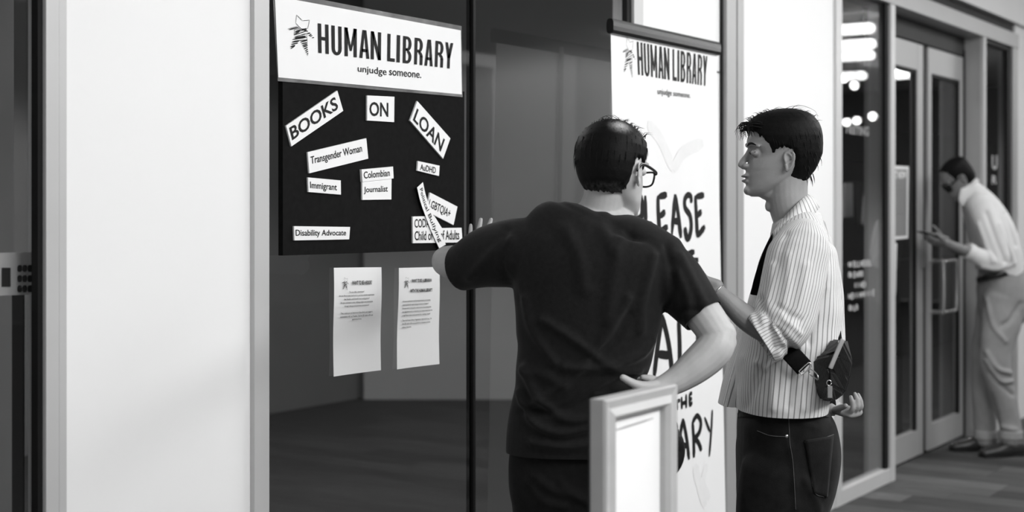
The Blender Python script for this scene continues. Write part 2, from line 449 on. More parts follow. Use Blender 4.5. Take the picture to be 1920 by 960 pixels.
# window_2: the two big panes behind the board
w2 = thing('window_2', (WX(500), 0, 0), kind='structure')
pane(w2, WX(501), WX(893.5), .06, 3.3)
pane(w2, WX(897.5), WX(1176), .06, 3.3)
boxo('joint', WX(893.5), WX(897.5), .012, .04, .06, 3.3, M_['black'], w2)
boxo('gasket', WX(499), WX(502), .0, .022, 0, ZC, M_['black'], w2)
boxo('gasket', WX(1176), WX(1184), .0, .022, 0, ZC, M_['black'], w2)
boxo('bottom_rail', WX(502), WX(1176), -.01, .05, 0, .06, M_['alulight'], w2)
# window_3: narrow pane left of the doors
w3 = thing('window_3', (WX(1575), 0, 0), kind='structure')
pane(w3, WX(1575), WX(1662), .07, TOPZ)
boxo('gasket', WX(1661), WX(1666), .0, .022, .07, TOPZ, M_['black'], w3)
boxo('bottom_rail', WX(1575), WX(1666), -.012, .06, 0, .075, M_['alulight'], w3, .002)
profile('trim_8', 1666, 1674, 0, TOPZ, (), 'alulight', y0=-.015, d=.13)
# doors, set back .11
DY = .11
XR0 = WX(1674); XJ = WX(1841)
def door(name, p0, p1, hinge_left, z0=.012, z1=2.50):
    x0, x1 = WX(p0, DY), WX(p1, DY)
    return x0, x1
d1x0, d1x1 = XR0-.02, WX(1731, DY)
d2x0, d2x1 = WX(1741, DY), WX(1806, DY)
Zb = .012; Zt = 2.47
def leaf(name, x0, x1, sl, sr, gl, gr):
    t = thing(name, (x0, DY, 0), kind='structure')
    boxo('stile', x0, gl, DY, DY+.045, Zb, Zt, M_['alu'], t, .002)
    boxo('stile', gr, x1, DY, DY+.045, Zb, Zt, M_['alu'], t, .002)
    boxo('top_rail', gl, gr, DY+.002, DY+.043, Zt-.155, Zt, M_['alu'], t)
    boxo('bottom_rail', gl, gr, DY+.002, DY+.043, Zb, .165, M_['alu'], t)
    boxo('glazing_bead', gr-.035, gr, DY+.004, DY+.02, .165, Zt-.155, M_['black'], t)
    boxo('glazing_bead', gl+.02, gr-.02, DY+.004, DY+.02, Zt-.175, Zt-.155, M_['black'], t)
    pane(t, gl, gr, .165, Zt-.155, DY+.02)
    return t
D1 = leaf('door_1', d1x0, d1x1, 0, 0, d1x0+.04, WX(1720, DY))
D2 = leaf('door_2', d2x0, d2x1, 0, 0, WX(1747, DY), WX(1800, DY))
boxo('door_gap', d1x1, d2x0, DY+.02, DY+.06, 0, Zt+.05, M_['black'], D1)
boxo('door_gap', d2x1, d2x1+.03, DY-.005, DY+.06, 0, Zt+.05, M_['black'], D2)
struct(boxo('trim_9', XR0, XJ, DY+.0, DY+.06, Zt+.012, TOPZ+.02, M_['dark']))
# pull handles
def pull(par, xh, label):
    bm = bmesh.new(); y = DY-.075; r = .013
    za, zb = 1.49-(492-390)/312, 1.49-(588-390)/312
    pts = [(xh, DY+.01, za), (xh, y+.02, za), (xh, y, za-.02), (xh, y, zb+.02), (xh, y+.02, zb), (xh, DY+.01, zb)]
    limb(bm, pts, [r]*6, n=12, sub=5)
    o = bm_obj('door_handle', bm, M_['metal'], par, True); o['label'] = label
pull(D2, WX(1749, DY)-.03, 'chrome pull handle of the right door leaf')
bm = bmesh.new(); xh = WX(1749, DY)-.03
za, zb = 1.49-(492-390)/312, 1.49-(588-390)/312
limb(bm, [(xh, DY-.075, za), (xh+.24, DY-.075, za), (xh+.27, DY-.075, za-.03), (xh+.27, DY-.075, zb+.03), (xh+.24, DY-.075, zb), (xh, DY-.075, zb)], [.011]*6, n=12)
bm_obj('handle_hoop', bm, M_['metal'], D2, True)
bm = bmesh.new(); box(bm, d1x1-.035, d1x1-.01, DY-.012, DY, 1.13, 1.30); bevel_all(bm, .004)
bm_obj('lock_plate', bm, M_['aludark'], D1)
# recess return, header, soffit, right window
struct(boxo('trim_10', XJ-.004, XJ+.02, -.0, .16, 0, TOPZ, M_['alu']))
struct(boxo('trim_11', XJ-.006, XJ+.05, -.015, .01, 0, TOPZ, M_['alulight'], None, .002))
w4 = thing('window_4', (XJ+.05, 0, 0), kind='structure')
pane(w4, XJ+.05, WX(1891), .07, TOPZ-.03)
boxo('gasket', WX(1889.5), WX(1896), 0, .022, .07, TOPZ, M_['black'], w4)
boxo('side_rail', WX(1896), WX(1903)+.03, -.012, .06, 0, TOPZ, M_['alu'], w4)
boxo('bottom_rail', XJ+.05, WX(1896), -.012, .06, 0, .075, M_['alulight'], w4)
boxo('top_gasket', XJ+.05, WX(1891), 0, .05, TOPZ-.03, TOPZ, M_['black'], w4)
struct(boxo('trim_12', WX(1575), WX(1903)+.03, -.02, .16, TOPZ, 2.70, M_['alu'], None, .002))
struct(boxo('trim_13', WX(1575), x_end, .02, .16, 2.70, 2.77, M_['black']))  # shadow gap, its shade put into the black colour
struct(boxo('wall_upper', WX(1575), x_end, -.03, .16, 2.77, ZC, M_['wall2']))
# baseboards of the white walls
for nm, a, b in (('baseboard_left', 121, 471), ('baseboard_middle', 1203, 1352), ('baseboard_right', 1387, 1564)):
    struct(boxo(nm, WX(a), WX(b), -.006, .006, 0, .08, M_['alulight']))
# wall above the left windows is hidden by the ceiling void: header strips
struct(boxo('trim_14', -.6, WX(80), -.01, .08, 3.3, ZC, M_['alulight']))
struct(boxo('trim_15', WX(500), WX(1184), -.01, .08, 3.3, ZC, M_['alulight']))

# interior seen through the glass
struct(boxo('wall_interior_back', -3, x_end, 4.6, 4.7, 0, ZC, M_['grey']))
def vwall(name, a, b, z0, z1, m, t=.06):
    bm = bmesh.new(); a = Vector(a); b = Vector(b); d = (b-a).normalized(); n = Vector((-d.y, d.x, 0))*t
    prism(bm, [(a.x, a.y, z0), (b.x, b.y, z0), (b.x, b.y, z1), (a.x, a.y, z1)], n)
    return struct(bm_obj(name, bm, M_[m]))
def PF(px, Z): p = P(px, 390, Z); return (p.x, p.y)
vwall('wall_interior_partition', PF(682, 11.2)+(0,), PF(1290, 11.2)+(0,), 0, ZC, 'ilight')

# ------------------------------------------------------------------ lights hanging in the concourse and seen in the glass
def luminaire(x, y0, y1, z, w, label, grp='linear ceiling lights of the concourse'):
    t = thing('ceiling_light', (x, (y0+y1)/2, ZC), label, 'ceiling light')
    bm = bmesh.new(); limb(bm, [(x, y0, z), (x, y1, z)], [(w, .05), (w, .05)], wide=(1, 0, 0), n=12, sub=2, capk=.8)
    bm_obj('diffuser', bm, M_['lamp'], t, True)
    bm = bmesh.new(); box(bm, x-w*.9, x+w*.9, y0, y1, z+.045, z+.07)
    bm_obj('housing', bm, M_['dark'], t)
    for yy in (y0+.1, y1-.1): boxo('hanger', x-.006, x+.006, yy-.006, yy+.006, z+.07, ZC, M_['dark'], t)
luminaire(13.9, -5.0, -2.28, 3.28, .1, 'linear tube light nearest above the walkway')
luminaire(14.9, -5.3, -2.62, 3.24, .1, 'second linear tube light above the walkway')
luminaire(15.8, -5.5, -2.95, 3.22, .11, 'third linear tube light above the walkway')
luminaire(18.5, -6.6, -4.02, 3.25, .14, 'linear light over the far middle of the walkway')
luminaire(18.7, -3.62, -3.27, 3.25, .14, 'short linear light reflected in the left door leaf')
luminaire(18.2, -3.2, -2.76, 3.25, .14, 'short linear light reflected in the right door leaf')
def pendant(px, py, z, label, my=2.615):
    u = (px-960)/FPX; dz = (390-py)/FPX; t = (z-1.49)/dz
    x = t*(CA+SA*u); y = my-t*(SA-CA*u)
    e = thing('pendant_lamp', (x, y, ZC), label, 'lamp', 'pendant lamps of the concourse')
    bm = bmesh.new(); ellipsoid(bm, (x, y, z), ((.042, 0, 0), (0, .042, 0), (0, 0, .042)))
    bm_obj('bulb', bm, M_['lamp2'], e, True)
    boxo('cord', x-.004, x+.004, y-.004, y+.004, z+.045, ZC, M_['dark'], e)
for a, lb in (((1588, 147, 3.0), 'uppermost small globe pendant reflected in the narrow pane'), ((1608, 160, 2.95), 'second small globe pendant reflected below the tube lights'),
              ((1593, 229, 2.6), 'left globe pendant of the lower reflected row'), ((1612, 226, 2.6), 'middle globe pendant of the lower reflected row'),
              ((1642, 218, 2.6), 'right globe pendant of the lower reflected row')):
    pendant(*a, lb)
pendant(1683, 133, 3.0, 'globe pendant reflected in the left door leaf', 2.835)
pendant(1754, 134, 3.0, 'globe pendant reflected in the right door leaf', 2.835)
# unseen fill lamps, added to brighten the tones behind the glass
for x, y, p in ((4.2, 2.2, 20), (1.7, 2.0, 5), (8.5, 2.4, 3.2), (12.5, 2.4, 6), (7.5, 1.0, 1.5)):
    t = thing('interior_fill_lamp', (x, y, ZC), 'added unseen fill lamp lifting the dark interior at %s' % ('the far end' if x > 10 else 'the doors' if x > 8 else 'the rear of the narrow window' if x > 7 else 'the far left pane' if x < 3 else 'the big window'), 'lamp')
    l = bpy.data.lights.new('bulb', 'SPOT'); l.energy = p*8; l.spot_size = 2.4; l.shadow_soft_size = .15
    lo = bpy.data.objects.new('bulb', l); COL.objects.link(lo); lo.location = (x, y, ZC-.1); lo.parent = t; lo.matrix_parent_inverse = Matrix.Translation(-t.location)
    bm = bmesh.new(); bmesh.ops.create_cone(bm, cap_ends=True, segments=20, radius1=.09, radius2=.07, depth=.08, matrix=Matrix.Translation((x, y, ZC-.04)))
    bm_obj('housing', bm, M_['dark'], t)


# ------------------------------------------------------------------ board, header sheet and tags on the big pane
YB = -.003
def slab_quad(name, q, y, t, m, parent=None, bev=0):
    """flat sheet with photo corners q, back face at y, thickness t towards the walkway"""
    bm = bmesh.new(); prism(bm, [W(a, b, y) for a, b in q], Vector((0, -t, 0)))
    return bm_obj(name, bm, M_[m], parent)
bt = thing('notice_board', W(692, 479, 0), 'black foam notice board covered with white word tags, fixed to the big dark pane', 'notice board')
slab_quad('panel', [(521.5, 140), (863, 172), (862, 468), (522, 479)], .012, .016, 'board', bt)
YT = -.006
def sheet_grid(name, q, y, bulge, m, parent, nu=10, nv=6, t=.0008):
    """thin sheet of paper with a slight curl: grid over the quad"""
    f = quad_map(q, y); bm = bmesh.new(); F = []; B = []
    for j in range(nv+1):
        for i in range(nu+1):
            u, v = i/nu, j/nv; p = f(u, v)+Vector((0, -bulge(u, v), 0))
            F.append(bm.verts.new(p)); B.append(bm.verts.new(p+Vector((0, t, 0))))
    n = nu+1
    for j in range(nv):
        for i in range(nu):
            k = j*n+i
            bm.faces.new((F[k], F[k+1], F[k+n+1], F[k+n])); bm.faces.new((B[k], B[k+n], B[k+n+1], B[k+1]))
    edge = [i for i in range(n)]+[j*n+nu for j in range(1, nv+1)]+[nv*n+i for i in range(nu-1, -1, -1)]+[j*n for j in range(nv-1, 0, -1)]
    for a, b in zip(edge, edge[1:]+edge[:1]): bm.faces.new((F[a], F[b], B[b], B[a]))
    return bm_obj(name, bm, M_[m], parent)
hs = thing('header_sheet', W(692, 170, -.004), 'laminated white header sheet with scribbled star figure and bold title, above the black board', 'sign')
sheet_grid('laminate', [(511, -18), (865, 49), (867, 182), (521, 152)], -.0065, lambda u, v: .002*math.sin(u*9)*(1 if v in (0, 1) else .3), 'lam', hs, 24, 6)
HQ = [(515.5, -7.5), (864, 57), (866, 177), (522, 145)]
sheet_grid('sheet', HQ, -.0085, lambda u, v: .0, 'paper', hs)
YH = -.0100
def qf(q, y): return quad_map(q, y)
title(qf([(596, 43.5), (850, 81), (848, 129), (597, 99)], YH), hs)
text_on('unjudge', qf([(671, 122), (725, 128), (725, 145), (671, 138)], YH), (0, 1, 0, 1), hs, offset=.004)
text_on('someone.', qf([(730, 131), (790, 137), (790, 146.5), (730, 141)], YH), (0, 1, 0, 1), hs, offset=.006)
logo(qf([(539, 25), (589, 32), (589, 107), (539, 97)], YH), (0, 1, 0, 1), hs, .00013*1.05)

def tagsign(q, words, label, thick=.005, bend=None):
    """words: list of (text, u0, u1, v0, v1)"""
    y = YT
    t = thing('word_tag', W(sum(a for a, b in q)/len(q), sum(b for a, b in q)/len(q), y), label, 'word tag', 'white word tags on the black board')
    o = slab_quad('card', q, y+.0012, thick, 'paper', t)
    f = quad_map(q[:4] if bend is None else bend, y+.0012-thick-.0008)
    for w in words: text_on(w[0], f, w[1:5], t, offset=w[5] if len(w) > 5 else .012)
    return t
tagsign([(534, 236), (630, 170), (641, 208), (544, 274.5)], [('BOOKS', .06, .96, .2, .82, .02)], 'large tilted white card reading BOOKS, upper left of the board')
tagsign([(686, 179), (737, 181.5), (736.5, 229), (686, 226)], [('ON', .13, .83, .24, .81, .02)], 'nearly square white card reading ON, top middle of the board')
tagsign([(780, 189.5), (842, 259.5), (828.5, 297.5), (766.5, 226)], [('LOAN', .08, .92, .2, .82, .02)], 'large white card reading LOAN, sloping down at upper right of the board')
tagsign([(574.5, 285.4), (684.3, 259.3), (688, 297.5), (577.4, 325)], [('Transgender Woman', .06, .93, .25, .72)], 'long tilted white card reading Transgender Woman')
tagsign([(574.8, 332.7), (636.4, 338.3), (636.7, 365), (576, 360)], [('Immigrant', .1, .92, .26, .86)], 'small white card reading Immigrant')
tagsign([(676.7, 338), (731.6, 334), (731.3, 374), (677, 374.8)], [('Journalist', .1, .92, .34, .72)], 'white card reading Journalist, lower half of a pair')
tagsign([(674.4, 317.8), (733.2, 312.4), (734.3, 334.6), (675.8, 341)], [('Colombian', .12, .95, .2, .78)], 'white card reading Colombian, overlapping the card below', .0075)
tagsign([(781.3, 302), (821.8, 310.7), (820.7, 330), (780, 320)], [('AuDHD', .18, .9, .2, .82)], 'small white card reading AuDHD under the LOAN card')
tagsign([(804, 361), (855.3, 387.5), (848, 421.8), (797, 396)], [('LGBTQIA+', .08, .86, .28, .78)], 'tilted white card reading LGBTQIA+ with its first letter covered')
tagsign([(771.5, 406), (812, 405), (826, 427.5), (863, 427), (865, 454.5), (772, 456)],
        [('CODA,', .06, .37, .1, .48), ('Child of Deaf Adults', .06, .96, .55, .9)], 'wide stepped white card reading CODA, Child of Deaf Adults, at the lower right corner', .005,
        [(771.5, 406), (864, 402), (865, 454.5), (772, 456)])
# the curved strip
pt = thing('word_tag', W(805, 405, YT), 'narrow slanting white strip reading Political Bullying, across two other cards', 'word tag', 'white word tags on the black board')
LS = [(782, 351.5), (788, 377), (797, 403), (809, 434), (823.5, 465.7)]; RS = [(793, 341.4), (799, 368), (809, 394), (822, 428), (836, 458.4)]
yy = -.0145
bm = bmesh.new()
lp = [(a, b) for a, b, c in crom([(x, y, 0) for x, y in LS], 4)]; rp = [(a, b) for a, b, c in crom([(x, y, 0) for x, y in RS], 4)]
fr_ = [(bm.verts.new(W(*a, yy)), bm.verts.new(W(*b, yy))) for a, b in zip(lp, rp)]
bk_ = [(bm.verts.new(W(*a, yy+.003)), bm.verts.new(W(*b, yy+.003))) for a, b in zip(lp, rp)]
for i in range(len(lp)-1):
    bm.faces.new((fr_[i][0], fr_[i][1], fr_[i+1][1], fr_[i+1][0])); bm.faces.new((bk_[i][0], bk_[i+1][0], bk_[i+1][1], bk_[i][1]))
    bm.faces.new((fr_[i][0], fr_[i+1][0], bk_[i+1][0], bk_[i][0])); bm.faces.new((fr_[i][1], bk_[i][1], bk_[i+1][1], fr_[i+1][1]))
bm.faces.new((fr_[0][0], bk_[0][0], bk_[0][1], fr_[0][1])); bm.faces.new((fr_[-1][0], fr_[-1][1], bk_[-1][1], bk_[-1][0]))
bm_obj('card', bm, M_['paper'], pt)
def strip_f(u, v):
    k = u*(len(lp)-1); i = min(int(k), len(lp)-2); fr = k-i
    # text runs downwards: top of letters towards the right edge
    l = np.array(lp[i])*(1-fr)+np.array(lp[i+1])*fr; r = np.array(rp[i])*(1-fr)+np.array(rp[i+1])*fr
    p = r*(1-v)+l*v
    return W(p[0], p[1], yy-.0008)
text_on('Political Bullying', strip_f, (.07, .93, .22, .78), pt, offset=.01)
tagsign([(548.7, 424), (653.9, 425.5), (652.2, 448.8), (549.5, 450.8)], [('Disability Advocate', .05, .96, .24, .82)], 'long white card reading Disability Advocate, lower left of the board')

# two leaflets taped below the board
def leaflet(q, label, title, tb, paras, lg, cut_corner=False):
    t = thing('leaflet', W(q[3][0], q[3][1], 0), label, 'leaflet', 'leaflets below the board')
    y = .016
    o = sheet_grid('sheet', q, y, lambda u, v: .004*abs(u-.5)**2*4+.0015*math.sin(v*7), 'paper', t, 10, 14)
    f = quad_map(q, y-.0062)
    logo(f, lg, t, .000045)
    for (s, b) in zip(title, tb): text_on(s, f, b, t, offset=.03)
    for s, b in paras: text_on(s, f, b, t, name='fine_print', offset=.012)
    return t
A = []
def para(lines, v0, dv, h, centre, half):
    out = []
    for i, (s, w) in enumerate(lines):
        w = w*half*2
        u0 = .5-w/2 if centre else .13
        out.append((s, (u0, u0+w, v0+i*dv, v0+i*dv+h)))
    return out
pp = para([('Do you defy a stereotype?', .42), ('Are you like an open book and do you have valuable experiences', 1), ('that Readers could benefit from reading about?', .72),
           ('Are you motivated to help challenge stigma and stereotypes', .92), ('through dialogue and personal conversations?', .7)], .222, .0325, .02, True, .37)
pp += para([('Then, maybe you can become an Open Book and engage in', .9), ('conversations with our Readers. Use the QR code to fill in an', .93), ('application form.', .27)], .418, .031, .02, True, .37)
leaflet([(624, 502), (713.2, 501), (711.8, 694), (623.3, 706)], 'white leaflet asking for a book, left of the two taped under the board',
        ['WANT TO BE A BOOK?'], [(.4, .82, .125, .165)], pp, (.19, .33, .09, .215))
pp = para([('Are you interested in celebrating diversity and creating', .93), ('opportunities for open dialogue between strangers?', .87), ('Do you want to help give a voice to the many groups that', .96),
           ('are stigmatised and to volunteer your time in work that has', 1), ('a significant impact and potential for creating change?', .93)], .325, .035, .021, False, .36)
pp += para([('Then the Human Library Organization might be for you. Use', .98), ('the QR code to fill in an application to become a Human', .93), ('Library Librarian.', .3)], .515, .034, .021, False, .36)
leaflet([(746, 502.5), (822, 500.5), (821.5, 682.5), (742, 692.5)], 'white leaflet for a librarian, right of the two taped under the board, under the elbow',
        ['WANT TO BE A LIBRARIAN', 'WITH THE HUMAN LIBRARY?'], [(.34, .83, .115, .15), (.31, .85, .215, .25)], pp, (.15, .29, .09, .215))

# ------------------------------------------------------------------ pull-up banner in front of the middle wall
yb = -.213
def BW(px, py):
    """point on the banner cloth; it leans, foot nearer the walkway"""
    y = yb
    for _ in range(3):
        p = W(px, py, y); y = yb-(2.1-p.z)*.022
    return p
bn = thing('pull_up_banner', (BW(1244, 700).x, -.26, 0), 'tall white pull-up banner with black hand-drawn lettering, behind the man in black', 'banner')
c = [BW(1145, 50), BW(1343, 91)]
x0, x1 = c[0].x, c[1].x; ztop = (c[0].z+c[1].z)/2
ybot = yb-(2.1-.09)*.022
bm = bmesh.new(); prism(bm, [(x0, ybot, .09), (x1, ybot, .09), (x1, yb, ztop), (x0, yb, ztop)], Vector((0, .0012, 0)))
o = bm_obj('cloth', bm, M_['paper2'], bn)
print('banner', x0, x1, ztop, x1-x0)
bm = bmesh.new(); limb(bm, [(x0-.012, yb-.004, ztop+.0), (x1+.004, yb-.004, ztop+.0)], [(.014, .026)]*2, wide=(0, 1, 0), n=16, cap=False, power=3)
bm_obj('top_rail', bm, M_['plastic'], bn)
bm = bmesh.new(); box(bm, x0-.02, x1+.02, ybot-.06, ybot+.07, .012, .09); bevel_all(bm, .012)
bm_obj('base', bm, M_['alu'], bn)
for xx in (x0+.12, x1-.12):
    bm = bmesh.new(); box(bm, xx-.02, xx+.02, ybot-.12, ybot+.12, 0, .014); bm_obj('foot', bm, M_['alu'], bn)
bm = bmesh.new(); limb(bm, [((x0+x1)/2, ybot+.03, .08), ((x0+x1)/2, yb+.02, ztop-.01)], [.009, .009], n=10)
bm_obj('support_pole', bm, M_['alu'], bn, True)
FZ = Vector((0, -.0018, 0))
def bq(q):
    cc = [BW(a, b)+FZ for a, b in q]
    return lambda u, v: (cc[0]*(1-u)+cc[1]*u)*(1-v)+(cc[3]*(1-u)+cc[2]*u)*v
title(bq([(1193.5, 78), (1326, 105.5), (1324.5, 161.5), (1196, 140)]), bn)
text_on('unjudge someone.', bq([(1232, 165), (1294, 174), (1294, 187), (1232, 180)]), (0, 1, 0, 1), bn, offset=.004)
logo(bq([(1166, 67), (1191, 71), (1191, 148), (1166, 141)]), (0, 1, 0, 1), bn, .00012)
L3 = lambda x, y: (1140+.354*x, 560+.354*y)
L2 = lambda x, y: (1150+.3125*x, 340+.3125*y)
B2 = [[(130, 85), (133, 250)], [(133, 90), (165, 100), (170, 200), (135, 240)], [(190, 85), (192, 262)], [(192, 258), (235, 265)],
      [(266, 85), (268, 190), (276, 305)], [(268, 92), (320, 80)], [(275, 212), (310, 182)], [(276, 302), (325, 272)],
      [(349, 322), (370, 78)], [(370, 78), (388, 200), (404, 340)], [(357, 238), (394, 240)],
      [(466, 130), (464, 92), (445, 82), (427, 110), (430, 160), (458, 205), (466, 270), (455, 330), (438, 338), (427, 275)],
      [(490, 85), (496, 200), (503, 335)], [(492, 92), (543, 82)], [(498, 210), (528, 180)], [(503, 332), (548, 270)],
      [(415, 410), (418, 540)], [(417, 450), (485, 422)], [(417, 505), (508, 470)], [(418, 545), (515, 535)]]
B3 = [[(140, 92), (232, 86)], [(184, 90), (188, 408)], [(242, 420), (262, 250), (285, 85)], [(285, 85), (320, 240), (340, 405)], [(256, 292), (330, 302)],
      [(372, 95), (378, 240), (379, 372)], [(379, 370), (432, 318)], [(474, 80), (476, 300)], [(520, 90), (476, 190), (525, 300)],
      [(352, 548), (380, 538)], [(362, 545), (364, 590)], [(388, 520), (390, 585)], [(412, 506), (413, 580)], [(390, 556), (412, 548)],
      [(430, 502), (431, 570)], [(430, 505), (444, 500)], [(431, 535), (443, 528)], [(431, 570), (445, 548)],
      [(368, 790), (396, 636)], [(396, 636), (415, 740), (428, 852)], [(378, 775), (420, 780)],
      [(446, 650), (452, 740), (454, 842)], [(446, 655), (470, 620), (490, 652), (483, 705), (454, 745)], [(456, 742), (476, 760), (494, 805)],
      [(510, 628), (538, 705)], [(551, 588), (546, 690), (535, 835)],
      [(262, 655), (266, 850), (300, 840)], [(318, 650), (322, 845)], [(338, 650), (342, 845)], [(338, 655), (362, 680), (342, 735), (365, 790), (342, 842)]]
def letters(strokes, key):
    groups = {}
    for k_, st_ in zip(key, strokes): groups.setdefault(k_, []).append(st_)
    return groups.values()
for g_ in letters(B2, 'PPLLEEEEAAASFFFFbbbb'):
    bm = bmesh.new()
    for s in g_: ribbon(bm, [BW(*L2(x, y))+FZ for x, y in s], (.022, .029))
    bm_obj('brush_letter', bm, M_['ink'], bn)
def b3(s, bm):
    k = .021 if s[0][1] > 600 or max(y for x, y in s) > 640 else .030
    if s[0][1] > 495 and s[0][1] < 600: k = .015
    if s[0][0] in (510, 551): k = .015
    ribbon(bm, [BW(*L3(x, y))+FZ for x, y in s], (k*.95, k*1.1))
for g_ in letters(B3, 'TTAAALLKKtthhheeeeaaarrrYYlliibb'):
    bm = bmesh.new()
    for s in g_: b3(s, bm)
    bm_obj('brush_letter', bm, M_['ink'], bn)
for s, w in (([(1214, 232), (1238, 262), (1262, 318)], .05), ([(1262, 318), (1282, 285), (1318, 268)], .05), ([(1302, 872), (1310, 905), (1322, 950)], .05), ([(1325, 870), (1318, 905), (1330, 935)], .035)):
    bm = bmesh.new(); ribbon(bm, [BW(*p)+FZ*.6 for p in s], w); bm_obj('faint_brush_mark', bm, M_['faint'], bn)

# ------------------------------------------------------------------ framed notice in the foreground
yf = -1.345
ps = thing('framed_notice', (W(1196, 850, yf).x, yf, 0), 'pale framed notice on a floor stand, blurred, in front of the man in black', 'sign stand')
fr = [W(1129, 745.6, yf), W(1264.5, 724, yf)]
xa, xb = fr[0].x, fr[1].x; zt = (fr[0].z+fr[1].z)/2; zb = zt-(xb-xa)*1.38; bw = .040
print('frame', xa, xb, zt)
def miter(name, a, b, c, d):
    bm = bmesh.new()
    rim = []
    # profile: outer face, raised outer lip, sloping inner bead
    for (o, i) in ((a, d), (b, c)):
        pts = [Vector((o[0], yf+.024, o[1])), Vector((o[0], yf-.002, o[1]))]
        for t, y in ((.08, -.008), (.45, -.004), (.8, -.010), (1.0, -.001), (1.0, .012)):
            pts.append(Vector((o[0]*(1-t)+i[0]*t, yf+y, o[1]*(1-t)+i[1]*t)))
        rim.append([bm.verts.new(p) for p in pts])
    n = len(rim[0])
    for k in range(n): bm.faces.new((rim[0][k], rim[0][(k+1) % n], rim[1][(k+1) % n], rim[1][k]))
    bm.faces.new(rim[0]); bm.faces.new(rim[1][::-1])
    return bm_obj(name, bm, M_['pframe'], ps)
O = [(xa, zt), (xb, zt), (xb, zb), (xa, zb)]; I = [(xa+bw, zt-bw), (xb-bw, zt-bw), (xb-bw, zb+bw), (xa+bw, zb+bw)]
for k in range(4): miter('frame_bar', O[k], O[(k+1) % 4], I[(k+1) % 4], I[k])
boxo('notice_sheet', xa+bw-.004, xb-bw+.004, yf+.010, yf+.012, zb+bw-.004, zt-bw+.004, M_['paper'], ps)
bm = bmesh.new(); ribbon(bm, [(xa+bw+.02, yf+.0085, zt-bw-.022), (xb-bw-.03, yf+.0085, zt-bw-.018)], .003); bm_obj('printed_line', bm, M_['alu'], ps)
boxo('backing', xa+.003, xb-.003, yf+.024, yf+.030, zb+.003, zt-.003, M_['dark'], ps)
bm = bmesh.new(); limb(bm, [((xa+xb)/2, yf+.04, .02), ((xa+xb)/2, yf+.04, zb+.2)], [.012]*2, n=12); bm_obj('pole', bm, M_['plastic'], ps, True)
bm = bmesh.new(); bmesh.ops.create_cone(bm, cap_ends=True, segments=32, radius1=.15, radius2=.145, depth=.02, matrix=Matrix.Translation(((xa+xb)/2, yf+.04, .01)))
bm_obj('base_plate', bm, M_['plastic'], ps)

# ------------------------------------------------------------------ things behind the right-hand glass
def glassletters(name, rows, y, label, cat='lettering'):
    r = random.Random(4); e = thing(name, W(rows[0][0], rows[0][2], y), label, cat)
    for (xa_, xb_, ya_, yb_, slope, n) in rows:
        for k in range(n):
            x = xa_+(xb_-xa_)*(k+.1)/n; w = (xb_-xa_)/n*.62; yo = slope*(x-xa_)
            hh = yb_-ya_
            a = r.choice(('E', 'H', 'I', 'L', 'O')); bm = bmesh.new()
            def st(p, q, wd=.009): ribbon(bm, [W(*p, y), W(*q, y)], wd)
            st((x, ya_+yo), (x, yb_+yo), .014)
            if a in 'EL': st((x, yb_+yo), (x+w, yb_+yo))
            if a in 'EO': st((x, ya_+yo), (x+w, ya_+yo))
            if a in 'HO': st((x+w, ya_+yo), (x+w, yb_+yo), .014)
            if a in 'EH': st((x, (ya_+yb_)/2+yo), (x+w, (ya_+yb_)/2+yo))
            bm_obj('letter', bm, M_['frost'], e)
glassletters('window_lettering', [(1591, 1635, 491, 501, -.08, 10), (1591, 1619, 511, 521, -.08, 6), (1603, 1627, 530, 540, -.1, 5), (1591, 1641, 551, 561, -.16, 10), (1592, 1609, 573, 583, -.1, 4)],
             .017, 'five faint rows of pale vinyl lettering on the narrow pane left of the doors')
ps2 = thing('door_poster', W(1688, 449, DY+.016), 'white-edged grey poster with bold white heading on the left door leaf', 'poster')
pq = [(1668, 310), (1703.5, 312), (1702, 447), (1668, 450)]
slab_quad('backing', pq, DY+.017, .002, 'white', ps2)
slab_quad('picture', [(1668, 317), (1700.5, 318), (1699.5, 442), (1668, 444)], DY+.015, .001, 'grey', ps2)
slab_quad('picture_band', [(1676, 350), (1695, 351), (1694, 400), (1676, 401)], DY+.014, .001, 'aludark', ps2)
f = quad_map([(1674, 320), (1699.5, 321), (1699, 335), (1674, 335)], DY+.0125)
text_on('AT NOW', f, (0, 1, 0, 1), ps2, 'white', offset=.06)
ps3 = tag(slab_quad('door_notice', [(1668, 457), (1681, 456), (1678.5, 553), (1668, 554)], DY+.017, .003, 'white'), 'narrow white notice below the poster on the left door leaf', 'notice')
up_ = thing('vinyl_letters', W(1865, 340, .017), 'pale vertical vinyl letters on the pane right of the doors', 'lettering')
for s, b in (('U', (1860, 1870, 291, 318)), ('R', (1860, 1869, 329, 345))):
    text_on(s, quad_map([(b[0], b[2]), (b[1], b[2]), (b[1], b[3]), (b[0], b[3])], .017), (0, 1, 0, 1), up_, 'frost', offset=.02)
# window sign word (faint)
ms = thing('glass_sign', W(1606, 250, .017), 'faint wide pale word high on the narrow pane left of the doors', 'sign')
text_on('MEETING', quad_map([(1586, 236), (1629, 237), (1629, 256), (1586, 250)], .017), (0, 1, 0, 1), ms, 'grey', offset=.05)
